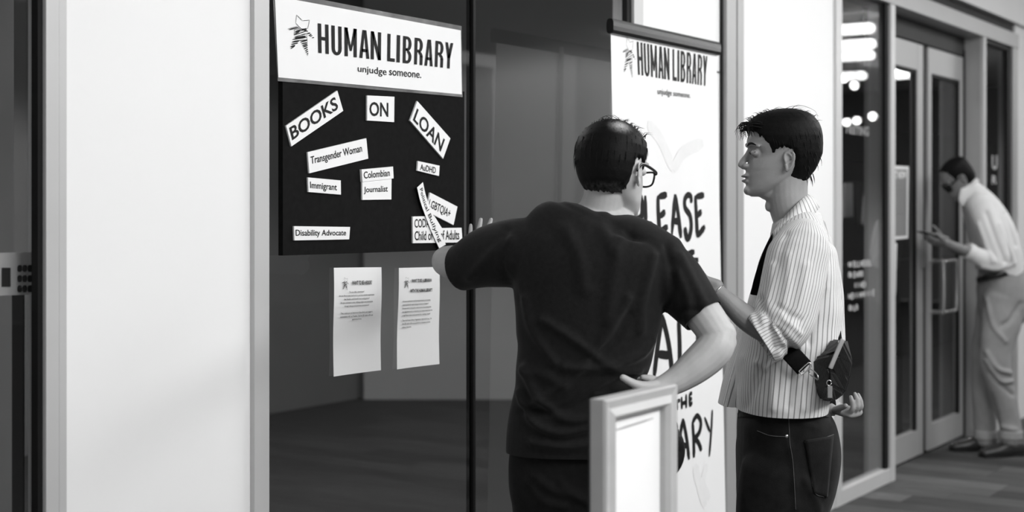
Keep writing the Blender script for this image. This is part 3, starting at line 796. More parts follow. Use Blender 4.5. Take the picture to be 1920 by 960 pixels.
# rail of added shapes imitating reflections in the narrow pane
rk = thing('reflection_rail', (8.1, .6, 0), 'dark added stand for shapes imitating reflections behind the narrow pane', 'reflection stand-in')
ydr = .55
bm = bmesh.new(); limb(bm, [W(1560, 344, ydr+.019), W(1655, 341, ydr+.019)], [.008]*2, n=10); bm_obj('rail', bm, M_['plastic'], rk, True)
for px in (1566, 1650):
    p = W(px, 343, ydr); bm = bmesh.new(); limb(bm, [(p.x, ydr+.019, 0), (p.x, ydr+.019, p.z)], [.01]*2, n=10); bm_obj('leg', bm, M_['plastic'], rk, True)
def hang(name, q, m, label, t=.02):
    o = slab_quad(name, q, ydr+.01, t, m); tag(o, label, 'reflection shape'); return o
hang('pale_reflection_shape', [(1580, 343), (1593, 343), (1594, 406), (1578, 408)], 'white', 'broad white shape imitating a reflection, left on the rail')
hang('dark_reflection_shape', [(1594, 343), (1612, 343), (1609, 420), (1603, 421)], 'plastic', 'black tapering shape imitating a reflection between white ones')
bm = bmesh.new()
for a, b, w in (((1623, 348), (1618, 372), .03), ((1634, 348), (1628, 376), .03), ((1623, 347), (1634, 347), .03), ((1619, 372), (1615, 420), .06), ((1627, 374), (1623, 421), .06)):
    pa, pb = W(a[0]+3, a[1], ydr+.002), W(b[0]+3, b[1], ydr+.002); limb(bm, [pa, pb], [(w/2, .008)]*2, wide=(1, 0, 0), n=10)
tag(bm_obj('looped_reflection_shape', bm, M_['white'], None, True), 'white looped shape imitating a reflection on the rail', 'reflection shape')
bm = bmesh.new()
limb(bm, [W(1645, 346, ydr), W(1644, 392, ydr)], [.012]*2, n=8); limb(bm, [W(1641, 394, ydr-.02), W(1642, 420, ydr-.02)], [.035, .03], n=10); limb(bm, [W(1643, 394, ydr-.02), W(1649, 394, ydr-.02)], [.02]*2, n=8); limb(bm, [W(1642, 411, ydr-.02), W(1648, 411, ydr-.02)], [.02]*2, n=8)
tag(bm_obj('bottle_reflection_shape', bm, M_['white'], None, True), 'white bottle-like shape imitating a reflection, right on the rail', 'reflection shape')
# band and ledge inside the right-hand room
struct(boxo('wall_interior_counter', 10.5, 20, 2.2, 2.3, 0, .95, M_['dark']))
struct(boxo('trim_16', 11.2, 22.0, 3.0, 3.2, 2.0, 2.42, M_['dark']))
struct(boxo('wall_reflection_strip', -.6, WX(26, .8), .8, .9, 0, ZC, M_['ilight']))  # pale strip added to imitate a lighter reflection at far left
# notice seen in the far left window
cn = thing('wall_planner', W(30, 555, .07), 'pale wall planner with dark rows of dates behind the far left pane', 'poster')
slab_quad('sheet', [(-60, 476), (70, 472), (69, 552), (-60, 556)], .08, .004, 'paper', cn)
bm = bmesh.new()
for j in range(3):
    for i in range(5):
        ribbon(bm, [W(37+i*9.5, 497+j*19, .075), W(37+i*9.5, 510+j*19, .075)], .0125)
bm_obj('date_cells', bm, M_['dark'], cn)
text_on('1', quad_map([(3, 502), (20, 502), (20, 538), (3, 538)], .075), (0, 1, 0, 1), cn, 'dark', offset=.03)
boxo('planner_stand', WX(33, .1), WX(36, .1), .081, .12, 0, WZ(30, 500, .1), M_['dark'], cn)

#@@PEOPLE_START
# ------------------------------------------------------------------ people: shared builders
def frame_mat(origin, fwd, up, s=.001):
    f = Vector(fwd).normalized(); u = Vector(up); u = (u-f*u.dot(f)).normalized(); l = u.cross(f)
    m = Matrix((( f.x*s, l.x*s, u.x*s, origin[0]), (f.y*s, l.y*s, u.y*s, origin[1]), (f.z*s, l.z*s, u.z*s, origin[2]), (0, 0, 0, 1)))
    return m
# head in millimetres, ear canal at the origin, x forward, y left, z up: rows are (z, front, back, half width)
HEAD = [(-93, 84, 58, 10), (-90, 92, 46, 20), (-84, 97, 34, 28), (-76, 100, 22, 36), (-66, 98, 8, 43), (-58, 99, -8, 48), (-46, 98, -26, 53), (-36, 100, -42, 56),
        (-24, 99, -58, 60), (-10, 96, -72, 64), (5, 91, -82, 67), (22, 88, -90, 70), (36, 92, -94, 72), (50, 97, -97, 74), (66, 95, -98, 75), (82, 88, -95, 74),
        (98, 76, -88, 69), (112, 56, -74, 59), (122, 34, -56, 44), (129, 8, -34, 24), (131, -2, -22, 10)]
def slices(rows, levels=52):
    a = np.array(rows, float); z = np.linspace(a[0, 0], a[-1, 0], levels)
    z = np.concatenate([[a[0, 0]], z[1:-1], [a[-1, 0]]])
    c = [np.interp(z, a[:, 0], a[:, k]) for k in (1, 2, 3)]
    for _ in range(1):
        for q in c: q[1:-1] = (q[:-2]+2*q[1:-1]+q[2:])/4
    return z, c
def head_ring(z, F, B, Wd, n=40):
    out = []; cx = (F+B)/2; a = (F-B)/2
    for k in range(n):
        t = 2*math.pi*k/n; ct, st = math.cos(t), math.sin(t)
        x = cx+a*ct; y = Wd*st*(1-.20*ct-.02*math.cos(2*t))
        y *= (abs(st)**-.08 if abs(st) > .05 else 1)
        out.append((x, y, z))
    return out
def add_head(bm, M, lips=True, nose=1.0):
    z, (F, B, Wd) = slices(HEAD)
    rings = []
    for i in range(len(z)):
        vs = []
        for (x, y, zz) in head_ring(z[i], F[i], B[i], Wd[i]):
            # eye sockets
            for s in (-1, 1):
                d = ((y-s*31)/15)**2+((zz-24)/13)**2
                if x > 40: x -= 9*math.exp(-d)
            # cheekbone and jaw modelling
            if x > 20 and -20 < zz < 12: x += 2*math.exp(-((abs(y)-44)/14)**2)
            vs.append(bm.verts.new(M@Vector((x, y, zz))))
        rings.append(vs)
    n = len(rings[0])
    for A, Bq in zip(rings, rings[1:]):
        for k in range(n): bm.faces.new((A[k], A[(k+1) % n], Bq[(k+1) % n], Bq[k]))
    bm.faces.new(rings[0][::-1]); bm.faces.new(rings[-1])
    T = lambda *p: M@Vector(p)
    R = lambda v: v*.001
    ax = lambda v: (M.to_3x3()@Vector(v))
    s_ = ax((0, 1, 0)).length
    # nose
    limb(bm, [T(88, 0, 34), T(96, 0, 18), T(106, 0, 4), T(113, 0, -6)], [(6*s_, 7*s_), (7*s_, 8*s_), (8.5*s_, 9*s_), (8.5*s_, 8*s_)], wide=ax((0, 1, 0)), n=12)
    ellipsoid(bm, T(101, 0, -13), (ax((13, 0, 0)), ax((0, 14, 0)), ax((0, 0, 6.5))), 12)
    for s in (-1, 1):
        ellipsoid(bm, T(101, s*12, -9), (ax((9, 0, 0)), ax((0, 5.5, 0)), ax((0, 0, 7))), 10)
        # brow ridge
        limb(bm, [T(94, s*10, 44), T(88, s*32, 47), T(72, s*52, 42)], [(5*s_, 4*s_)]*3, n=8)
        # closed or lowered eyelid
        ellipsoid(bm, T(78, s*31, 24), (ax((12.5, 0, 0)), ax((0, 14, 0)), ax((0, 0, 10.5))), 14)
        # ear: bowl, rim, lobe
        yv = s*70
        ellipsoid(bm, T(-4, s*70, 2), (ax((12, s*3, 0)), ax((0, s*4, 0)), ax((-3, s*2, 22))), 14)
        rim = [(4, -2), (7, 8), (6, 19), (-1, 26), (-10, 27), (-17, 20), (-18, 8), (-14, -6), (-8, -18), (-1, -23), (3, -18), (3, -10)]
        limb(bm, [T(x, s*(75+max(0, -x)*.42), zz) for x, zz in rim], [(3.1*s_, 3.1*s_)]*len(rim), n=8, sub=3)
        limb(bm, [T(-2, s*77, 22), T(-11, s*79, 14), (T(-12, s*78, -2)), T(-4, s*75, -14)], [(2.6*s_)]*4, n=8, sub=3)
        ellipsoid(bm, T(0, s*74, -22), (ax((6, 0, 0)), ax((0, 4, 0)), ax((0, 0, 7))), 10)
    if lips:
        ellipsoid(bm, T(97, 0, -36), (ax((13.5, 0, 0)), ax((0, 21, 0)), ax((-2, 0, 5))), 14)
        ellipsoid(bm, T(96, 0, -51), (ax((13, 0, 0)), ax((0, 18, 0)), ax((0, 0, 5.5))), 14)
    ellipsoid(bm, T(92, 0, -76), (ax((13, 0, 0)), ax((0, 20, 0)), ax((0, 0, 13))), 14)
def inside(poly, x, y):
    c = False; j = len(poly)-1
    for i in range(len(poly)):
        xi, yi = poly[i]; xj, yj = poly[j]
        if (yi > y) != (yj > y) and x < (xj-xi)*(y-yi)/(yj-yi)+xi: c = not c
        j = i
    return c
def sdist(poly, x, y):
    d = 1e9
    for (x0, y0), (x1, y1) in zip(poly, poly[1:]+poly[:1]):
        dx, dy = x1-x0, y1-y0; L = dx*dx+dy*dy or 1
        t = min(1, max(0, ((x-x0)*dx+(y-y0)*dy)/L)); d = min(d, math.hypot(x-x0-t*dx, y-y0-t*dy))
    return d if inside(poly, x, y) else -d
def hair_cap(M, rows, poly, seed=1, bald=None, rough=1.6, edge=7):
    """shell of hair following the skull; dips under the skin outside the hairline"""
    z, (F, B, Wd) = slices(rows, 80); zs, (F0, B0, W0) = slices(HEAD, 80)
    bm = bmesh.new(); rings = []; r = random.Random(seed); ph = [r.random()*6.28 for _ in range(8)]
    n = 110
    for i in range(len(z)):
        zz = z[i]; zc = min(max(zz, zs[0]), zs[-1]); f0, b0, w0 = (float(np.interp(zc, zs, q)) for q in (F0, B0, W0))
        if zz > 128: f0, b0, w0 = 0, -20, 8
        hi = head_ring(zz, F[i], B[i], Wd[i], n); lo = head_ring(min(zz, 128), f0-8, b0+8, max(2, w0-8), n)
        vs = []
        for (a, b) in zip(hi, lo):
            x, y, _ = a
            th = math.atan2(y, x+5)
            jag = rough*(math.sin(th*23+ph[0])+math.sin(th*41+ph[1]+zz*.05)+.6*math.sin(th*67+ph[2]))
            d = sdist(poly, x, zz+jag)
            k = min(1, max(0, (d+1)/edge)); k = k*k*(3-2*k)
            if bald:
                dd = math.hypot(x-bald[0], y-bald[1]); dd += 5*math.sin(math.atan2(y-bald[1], x-bald[0])*7+1)+3*math.sin(math.atan2(y-bald[1], x-bald[0])*13)
                kb = min(1, max(0, (dd-bald[2])/10)) if zz > 70 else 1
                k = min(k, kb)
            g = (math.sin(th*31+zz*.09+ph[3])+math.sin(th*57-zz*.05+ph[4])+math.sin(th*17+zz*.15+ph[5]))*.55
            s = k*(1+g*.012)
            vs.append(bm.verts.new(M@Vector((b[0]*(1-s)+a[0]*s, b[1]*(1-s)+a[1]*s, min(zz, 122)*(1-k)+zz*k if zz > 100 else zz))))
        rings.append(vs)
    for A, Bq in zip(rings, rings[1:]):
        for k in range(n): bm.faces.new((A[k], A[(k+1) % n], Bq[(k+1) % n], Bq[k]))
    bm.faces.new(rings[0][::-1]); bm.faces.new(rings[-1])
    return bm
def strand(bm, pts, r0, n=4):
    limb(bm, pts, [r0]+[r0*(1-.9*(k+1)/(len(pts)-1)) for k in range(len(pts)-1)], n=n, sub=3, cap=False)
def add_hand(bm, wrist, fwd, back, thumb_side, curls, spread=.06, s=1.0, thumb=(.75, .65, -.1), lens=(.072, .080, .074, .058), tcurl=.3, fr=1.0):
    """fwd: towards fingers, back: normal of the back of the hand, thumb_side: +1/-1 on lat = fwd x back"""
    f = Vector(fwd).normalized(); b = Vector(back); b = (b-f*b.dot(f)).normalized(); lat = f.cross(b)*thumb_side
    w = Vector(wrist)
    limb(bm, [w-f*.01, w+f*.02*s, w+f*.055*s, w+f*.085*s], [(.026*s, .019*s), (.032*s, .016*s), (.039*s, .0145*s), (.037*s, .012*s)], wide=lat, n=16, power=2.5)
    offs = (.028, .0095, -.0095, -.027); st = (.086, .090, .087, .080)
    for i in range(4):
        base = w+f*st[i]*s*.93+lat*offs[i]*s
        d = (f+lat*spread*(1.5-i)).normalized(); L = lens[i]*s; pts = [base-d*.012]; cur = base; ang = 0
        cs = curls[i] if hasattr(curls[i], '__len__') else (curls[i]*.8, curls[i], curls[i]*.7)
        for seg, c in zip((.45, .3, .25), cs):
            ang += c; dd = d*math.cos(ang)-b*math.sin(ang); pts.append(cur+dd*L*seg*.5); cur = cur+dd*L*seg; pts.append(cur)
        rr = [.0088, .0086, .0084, .0078, .0080, .0072, .0062]
        limb(bm, pts, [q*s*fr*(1 if i < 3 else .88) for q in rr], n=12, sub=2)
    tb = w+f*.028*s+lat*.022*s
    td = (lat*thumb[0]+f*thumb[1]+b*thumb[2]).normalized()
    t2 = (td*math.cos(tcurl)+(f-lat*.2-b*.3).normalized()*math.sin(tcurl)).normalized()
    limb(bm, [tb, tb+td*.035*s, tb+td*.035*s+t2*.028*s, tb+td*.035*s+t2*.056*s], [.0135*s, .0105*s, .0098*s, .0075*s], n=12, sub=3)
def px_sections(secs, Z, depth_r):
    """secs: (py, left px, right px[, Z, depth]) -> limb arguments; returns pts, rads (a in depth, b across)"""
    pts, rads = [], []
    for s in secs:
        zz = s[3] if len(s) > 3 else Z; dr = s[4] if len(s) > 4 else depth_r
        pts.append(P((s[1]+s[2])/2, s[0], zz)); rads.append((dr, (s[2]-s[1])/2/FPX*zz))
    return pts, rads
def project_patch(name, poly, target, m, parent, off=.004, step=6, label=None):
    """cloth patch lying on a garment: grid cells inside the outline, dropped on the surface and thickened"""
    bvh = BVHTree.FromPolygons([v.co for v in target.vertices], [p.vertices[:] for p in target.polygons])
    xs = [p[0] for p in poly]; ys = [p[1] for p in poly]; nx = max(2, int((max(xs)-min(xs))/step)); ny = max(2, int((max(ys)-min(ys))/step))
    # outline is treated as a four-sided patch
    q = poly; V = {}; bm = bmesh.new()
    for j in range(ny+1):
        for i in range(nx+1):
            u, v = i/nx, j/ny
            x = (q[0][0]*(1-u)+q[1][0]*u)*(1-v)+(q[3][0]*(1-u)+q[2][0]*u)*v; y = (q[0][1]*(1-u)+q[1][1]*u)*(1-v)+(q[3][1]*(1-u)+q[2][1]*u)*v
            d = (P(x, y, 1)-CAM).normalized(); hit = bvh.ray_cast(CAM, d)
            V[i, j] = bm.verts.new(hit[0]-d*off) if hit[0] is not None else None
    for j in range(ny):
        for i in range(nx):
            k = [V[i, j], V[i+1, j], V[i+1, j+1], V[i, j+1]]
            if all(k): bm.faces.new(k)
    for v in list(bm.verts):
        if not v.link_faces: bm.verts.remove(v)
    o = bm_obj(name, bm, m, parent, True)
    md = o.modifiers.new('thickness', 'SOLIDIFY'); md.thickness = off*1.4; md.offset = 0
    if label: o['label'] = label
    return o
def project_line(name, pts, target, m, parent, r=.0015, off=.001, sub=8, width=None):
    bvh = BVHTree.FromPolygons([v.co for v in target.vertices], [p.vertices[:] for p in target.polygons]); out = []
    for (x, y, _) in crom([(a, b, 0) for a, b in pts], sub):
        d = (P(x, y, 1)-CAM).normalized(); hit = bvh.ray_cast(CAM, d)
        if hit[0] is not None: out.append(hit[0]-d*off)
    bm = bmesh.new()
    if len(out) > 1: limb(bm, out, [r if width is None else (width, r)]*len(out), n=8, sub=1)
    return bm_obj(name, bm, m, parent, True)
def shoe(name, toe, heel, parent, m, h=.075, w=.045, label=None):
    t = Vector(toe); hl = Vector(heel); t.z = hl.z = 0; d = (t-hl).normalized(); side = Vector((-d.y, d.x, 0)); L = (t-hl).length
    bm = bmesh.new()
    limb(bm, [hl+d*.02+UP*.045, hl+d*L*.3+UP*.05, hl+d*L*.6+UP*.036, hl+d*(L-.03)+UP*.026], [(w*.8, .045), (w*.85, .045), (w*1.08, .032), (w*.8, .022)], wide=side, n=16, power=2.4)
    me = fuse(bm, .006, 2)
    a = coords(me); a[:, 2] = np.maximum(a[:, 2], .012); setco(me, a)
    o = new_obj(name, me, m, parent, True)
    bm = bmesh.new()
    limb(bm, [hl+d*.01+UP*.008, hl+d*L*.35+UP*.008, hl+d*L*.65+UP*.008, hl+d*(L-.02)+UP*.008], [(w*.85, .008), (w*.8, .008), (w*1.1, .008), (w*.8, .008)], wide=side, n=16, power=4)
    bm_obj('sole', bm, M_['black'], o, True)
    return o

# ------------------------------------------------------------------ person in the black T-shirt, seen from behind
Z1 = 3.60
m1 = thing('person', (P(1090, 390, Z1).x, P(1090, 390, Z1).y, 0), 'person in black T-shirt and glasses seen from behind, one arm raised, other hand on hip', 'person')
hd1 = (FWD*math.cos(math.radians(37))+RIGHT*math.sin(math.radians(37))-UP*.16).normalized()
H1 = frame_mat(P(1150, 331, Z1), hd1, UP+FWD*.05, .00102)
bm = bmesh.new()
add_head(bm, H1)
limb(bm, [P(1142, 320, 3.60), P(1136, 355, 3.6), P(1129, 385, 3.61), P(1124, 412, 3.62), P(1118, 450, 3.62)], [.050, .0515, .0545, (.07, .062), (.10, .07)], wide=RIGHT, n=24)
# trapezius, trunk, legs
for q in ((1040, 432), (1212, 444)):
    limb(bm, [P(1124, 394, 3.61), P((q[0]+1124)/2, (q[1]+405)/2, 3.61), P(q[0], q[1]+20, 3.61)], [.040, .040, .03], n=14)
limb(bm, [P(1112, 440, 3.61), P(1108, 540, 3.61), P(1095, 660, 3.61), P(1088, 800, 3.61), P(1085, 880, 3.61)], [(.13, .08), (.155, .095), (.13, .09), (.135, .09), (.13, .09)], wide=RIGHT, n=24)
for q in (1030, 1140):
    limb(bm, [P(q, 880, 3.61), P(q, 1160, 3.61), P(q, 1430, 3.61)], [.075, .055, .04], n=14)
# left arm, raised; right arm, hand on hip
limb(bm, [P(965, 470, 3.60), P(915, 482, 3.66), P(868, 488, 3.74), P(838, 490, 3.80)], [.05, .047, .042, .041], n=18)
limb(bm, [P(838, 490, 3.80), P(846, 494, 3.86), P(864, 502, 3.95), P(884, 507, 4.03)], [.041, .040, .034, .025], n=18)
ellipsoid(bm, P(829, 491, 3.815), (RIGHT*.026, FWD*.034, UP*.032))
add_hand(bm, P(884, 507, 4.03), RIGHT*.27+UP*.93+FWD*.2, -FWD*.9+RIGHT*.1, 1, ((.1, .12, .1), (.12, .1, .1), (.1, .15, .1), (.15, .2, .1)), spread=.13, s=.98, thumb=(.9, .4, -.3), fr=.92)
limb(bm, [P(1235, 495, 3.60), P(1290, 555, 3.58), P(1325, 598, 3.55), P(1346, 630, 3.53)], [.052, .050, .0475, .044], n=18)
limb(bm, [P(1349, 628, 3.53), P(1338, 655, 3.52), P(1305, 686, 3.51), P(1270, 712, 3.50), P(1240, 727, 3.49)], [.042, .047, .043, .034, .027], n=18)
ellipsoid(bm, P(1358, 642, 3.53), (RIGHT*.031, FWD*.03, UP*.027))
add_hand(bm, P(1243, 727, 3.50), (-RIGHT*.72+UP*-.18+FWD*.55), (UP*.25+RIGHT*.45+FWD*.5), 1, ((.5, .6, .4),)*4, spread=.08, s=.95, thumb=(.1, 1, .1), tcurl=.05)
limb(bm, [P(1238, 724, 3.485), P(1216, 727, 3.47), P(1192, 721, 3.462), P(1168, 708, 3.458)], [.018, .0165, .0115, .0085], n=14)
limb(bm, [P(1240, 722, 3.50), P(1222, 712, 3.50), P(1206, 708, 3.50)], [.014, .012, .008], n=12)
me = fuse(bm, .0028, 4)
body1 = new_obj('body', me, M_['skin'], m1, True)

# hair
HR1 = [(-60, 66, -64, 46), (-48, 70, -72, 52), (-36, 74, -80, 58), (-18, 80, -91, 67), (0, 84, -98, 73), (25, 88, -104, 78), (50, 96, -105, 80), (72, 97, -103, 80), (90, 93, -98, 76), (106, 82, -88, 66), (119, 65, -74, 54), (130, 44, -56, 38), (137, 18, -36, 22), (140, -2, -22, 8)]
PL1 = [(92, 74), (62, 64), (52, 44), (48, 10), (44, -12), (34, -12), (30, 14), (16, 28), (4, 36), (-16, 34), (-25, 20), (-28, -8), (-36, -30), (-58, -48), (-80, -52), (-120, -46), (-140, 0), (-140, 200), (130, 200), (130, 90)]
bm = hair_cap(H1, HR1, PL1, 3, rough=2.6, edge=13)
def thin_hair():
    m = M_['hair'].copy(); m.name = 'thinning_hair'; nt = m.node_tree; b = nt.nodes['Principled BSDF']
    at = nt.nodes.new('ShaderNodeAttribute'); at.attribute_name = 'scalp'
    tc = nt.nodes.new('ShaderNodeTexCoord'); mp = nt.nodes.new('ShaderNodeMapping'); mp.inputs['Scale'].default_value = (1, 1, .25); n = nt.nodes.new('ShaderNodeTexNoise'); n.inputs['Scale'].default_value = 190; n.inputs['Detail'].default_value = 3
    nt.links.new(tc.outputs['Object'], mp.inputs[0]); nt.links.new(mp.outputs[0], n.inputs['Vector'])
    ad = nt.nodes.new('ShaderNodeMath'); ad.operation = 'MULTIPLY_ADD'; ad.inputs[1].default_value = 1.1; ad.inputs[2].default_value = -.48
    nt.links.new(n.outputs['Fac'], ad.inputs[0])
    su = nt.nodes.new('ShaderNodeMath'); su.operation = 'ADD'; su.use_clamp = True; nt.links.new(ad.outputs[0], su.inputs[0]); nt.links.new(at.outputs['Fac'], su.inputs[1])
    ml = nt.nodes.new('ShaderNodeMath'); ml.operation = 'MULTIPLY'; nt.links.new(su.outputs[0], ml.inputs[0]); nt.links.new(at.outputs['Fac'], ml.inputs[1])
    mx = nt.nodes.new('ShaderNodeMix'); mx.data_type = 'RGBA'; mx.inputs[6].default_value = (.004, .004, .004, 1); mx.inputs[7].default_value = (.4, .4, .4, 1)
    nt.links.new(ml.outputs[0], mx.inputs[0]); nt.links.new(mx.outputs[2], b.inputs['Base Color']); return m
hair1 = bm_obj('hair', bm, thin_hair(), m1, True)
_a = coords(hair1.data); _c = np.array(H1@Vector((-56, -47, 111))); _d = (_a-_c)*np.array([1, 1, 1.2]); _v = np.clip(1.15-np.linalg.norm(_d, axis=1)/.034, 0, 1)
_l = (_a-np.array(H1.translation))@np.array(H1.to_3x3())/(.00102**2); _v = np.maximum(_v, np.clip((-22-_l[:, 2])/70, 0, .42))
hair1.data.attributes.new('scalp', 'FLOAT', 'POINT').data.foreach_set('value', _v.astype(np.float32)); hair1['label'] = 'short black hair thinning at the crown'
bm = bmesh.new(); r = random.Random(11)
for k in range(150):
    x0 = r.uniform(-70, 70); y0 = r.uniform(-55, 55)
    if math.hypot(x0+48, y0+40) < 24 and r.random() < .75: continue
    zt = 139-(x0+5)**2/150*.42-y0*y0/95*.75
    if zt < 95: continue
    dx, dy = r.uniform(4, 20), r.uniform(-10, 10); up = r.uniform(2, 11)
    strand(bm, [H1@Vector((x0, y0, zt-6)), H1@Vector((x0+dx*.6, y0+dy*.6, zt+up*.7)), H1@Vector((x0+dx*1.5, y0+dy*1.5, zt+up))], .0011)
for k in range(200):
    th = r.uniform(0, 6.28); zz = r.uniform(20, 105); rr = HR1[5]
    F_ = np.interp(zz, [q[0] for q in HR1], [q[1] for q in HR1]); B_ = np.interp(zz, [q[0] for q in HR1], [q[2] for q in HR1]); W_ = np.interp(zz, [q[0] for q in HR1], [q[3] for q in HR1])
    x, y, _ = head_ring(zz, F_, B_, W_, 40)[int(th/6.28*40) % 40]
    if sdist(PL1, x, zz) < 18: continue
    o = Vector((x, y, 0)).normalized()*.8
    strand(bm, [H1@(Vector((x, y, zz))+o), H1@(Vector((x*1.01, y*1.01, zz-12))+o*2), H1@(Vector((x*1.0, y*1.0, zz-22))+o*2.5)], .0009)
for pts in ([(-20, -30, 130), (-60, -15, 140), (-95, -8, 118)], [(-15, 0, 136), (-50, 0, 141), (-80, 5, 124)], [(10, -10, 138), (-30, -12, 146), (-55, -15, 136)], [(-25, 15, 134), (-55, 8, 136), (-85, -20, 118)]):
    strand(bm, [H1@Vector(p) for p in pts], .0012)
st1 = bm_obj('hair_strands', bm, M_['hair'], hair1, True); st1['kind'] = 'stuff'
# glasses
gl = thing('glasses', m1.location, None); gl.parent = m1; gl.matrix_parent_inverse = Matrix.Translation(-m1.location)
gl['label'] = 'black rimmed glasses'
def gpart(name, bm, m):
    o = bm_obj(name, bm, m, None, True); o.parent = gl; o.matrix_parent_inverse = Matrix.Translation(-m1.location); return o
for s in (-1, 1):
    bm = bmesh.new()
    lens = [(104, 10, 22), (103, 24, 26), (99, 44, 26), (93, 59, 22), (92, 60, 8), (95, 53, -6), (99, 36, -10), (102, 18, -7), (104, 10, 4), (104, 10, 22)]
    limb(bm, [H1@Vector((x, s*y, z)) for x, y, z in lens], [.0026]*len(lens), n=8, sub=3); gpart('lens_rim', bm, M_['plastic'])
    bm = bmesh.new(); limb(bm, [H1@Vector((93, s*60, 20)), H1@Vector((89, s*69, 21)), H1@Vector((50, s*79, 24)), H1@Vector((2, s*81, 27)), H1@Vector((-22, s*82, 8))], [(.0042, .0022)]*5, wide=UP, n=8); gpart('temple', bm, M_['plastic'])
bm = bmesh.new(); limb(bm, [H1@Vector((108, -11, 16)), H1@Vector((112, 0, 18)), H1@Vector((108, 11, 16))], [.0024]*3, n=8); gpart('bridge', bm, M_['plastic'])

# T-shirt
bm = bmesh.new()
pts, rads = px_sections([(860, 950, 1216), (846, 948, 1215), (800, 951, 1210), (735, 964, 1204), (700, 966, 1206), (660, 967, 1222), (629, 967, 1230), (585, 965, 1240), (540, 961, 1250), (490, 955, 1262), (455, 965, 1258), (432, 990, 1240), (415, 1040, 1205)], Z1, .122)
rads = [(a*(1 if i < 10 else (.93, .8, .62)[i-10]), b) for i, (a, b) in enumerate(rads)]
limb(bm, pts, rads, wide=FWD, n=44, power=2.35, capk=.3)
limb(bm, [P(1130, 410, 3.61), P(1060, 425, 3.61), P(1000, 462, 3.61)], [(.075, .028), (.085, .045), (.09, .066)], wide=FWD, n=24)
limb(bm, [P(1130, 415, 3.61), P(1195, 440, 3.61), P(1238, 482, 3.61)], [(.075, .028), (.085, .045), (.09, .066)], wide=FWD, n=24)
limb(bm, [P(1020, 475, 3.61), P(965, 474, 3.63), P(915, 482, 3.67), P(872, 499, 3.715), P(850, 505, 3.74)], [(.095, .088), (.088, .087), (.078, .078), (.066, .062), (.064, .06)], wide=FWD, n=28)
limb(bm, [P(1215, 495, 3.61), P(1257, 520, 3.60), P(1290, 556, 3.58), P(1323, 596, 3.555), P(1340, 616, 3.54)], [(.09, .08), (.082, .078), (.074, .066), (.064, .055), (.062, .053)], wide=FWD, n=28)
me = fuse(bm, .0055, 5)
folds(me, [([(1178, 560), (1120, 650), (1060, 720), (1000, 760)], 9, 0.0102), ([(1225, 640), (1190, 672), (1130, 690), (1060, 690)], 8, 0.0119), ([(1200, 700), (1150, 690), (1080, 640), (1020, 600)], 8, 0.0102),
           ([(1215, 700), (1150, 722), (1060, 770), (985, 770)], 9, -0.0102), ([(985, 690), (1010, 745), (1060, 785), (1120, 780), (1180, 750)], 9, 0.0136), ([(975, 735), (1000, 790), (1050, 812), (1110, 800), (1170, 775)], 8, 0.0153),
           ([(1000, 830), (1060, 838), (1125, 830), (1190, 815)], 8, 0.0119), ([(985, 560), (1000, 620), (1040, 680)], 9, 0.0102), ([(1225, 480), (1205, 560), (1200, 620)], 9, 0.0085), ([(1165, 440), (1150, 520), (1140, 600)], 12, 0.0068),
           ([(1060, 430), (1085, 480), (1095, 540)], 14, 0.0085), ([(1130, 430), (1150, 470)], 12, 0.0068), ([(970, 560), (940, 500), (950, 430)], 9, -0.0068), ([(1245, 590), (1262, 530), (1250, 460)], 7, -0.0085),
           ([(880, 520), (920, 480), (955, 450)], 10, 0.0085), ([(1290, 610), (1290, 560), (1270, 510)], 9, 0.0085), ([(1275, 480), (1300, 530), (1320, 570)], 9, 0.0085), ([(1250, 600), (1290, 580), (1330, 590)], 6, -0.0051),
           ([(960, 700), (1010, 700), (1060, 725)], 10, 0.0068), ([(1205, 715), (1160, 745), (1120, 745)], 8, 0.0102), ([(1180, 590), (1150, 640), (1110, 670)], 8, -0.0068)])
lumps(me, .0012, 9, 3)
cut(me, [(P(867, 498, 3.72), P(862, 500, 3.73)-P(915, 488, 3.66), .13), (P(1320, 592, 3.557), P(1340, 616, 3.54)-P(1300, 567, 3.57), .12), (P(1082, 846, 3.6), (0, 0, -1), .30)])
tee = new_obj('t_shirt', me, M_['tee'], m1, True); solidify(tee, .003); tee['label'] = 'loose black short-sleeved T-shirt'
bm = bmesh.new()
ring = []
for k in range(25):
    t = 2*math.pi*k/24; ring.append(P(1121+62*math.cos(t), 402+6*math.cos(t)+9*math.sin(t), 3.615-.068*math.sin(t)))
limb(bm, ring, [(.0095, .0042)]*25, wide=UP, n=10, sub=2, cap=False)
cn_ = bm_obj('collar', bm, M_['tee'], m1, True)
cn_.parent = tee; cn_.matrix_parent_inverse = Matrix.Identity(4)
# trousers
bm = bmesh.new()
pts, rads = px_sections([(818, 962, 1196), (860, 954, 1202), (900, 953, 1204), (930, 957, 1203)], 3.61, .115)
limb(bm, pts, rads, wide=FWD, n=32, power=2.3)
limb(bm, [P(1020, 890, 3.62), P(1026, 1000, 3.62), P(1034, 1180, 3.62), P(1038, 1455, 3.63)], [(.10, .088), (.098, .082), (.08, .07), (.065, .062)], wide=FWD, n=24)
limb(bm, [P(1138, 890, 3.6), P(1136, 1000, 3.6), P(1132, 1180, 3.6), P(1130, 1455, 3.6)], [(.10, .088), (.098, .082), (.08, .07), (.065, .062)], wide=FWD, n=24)
me = fuse(bm, .008, 4)
folds(me, [([(1000, 890), (1040, 920), (1100, 935)], 8, .008), ([(990, 905), (1020, 940), (1060, 950)], 8, .006), ([(1050, 905), (1075, 925), (1110, 950)], 6, .006), ([(1110, 870), (1115, 900)], 6, .003)])
new_obj('trousers', me, M_['trousers'], m1, True)
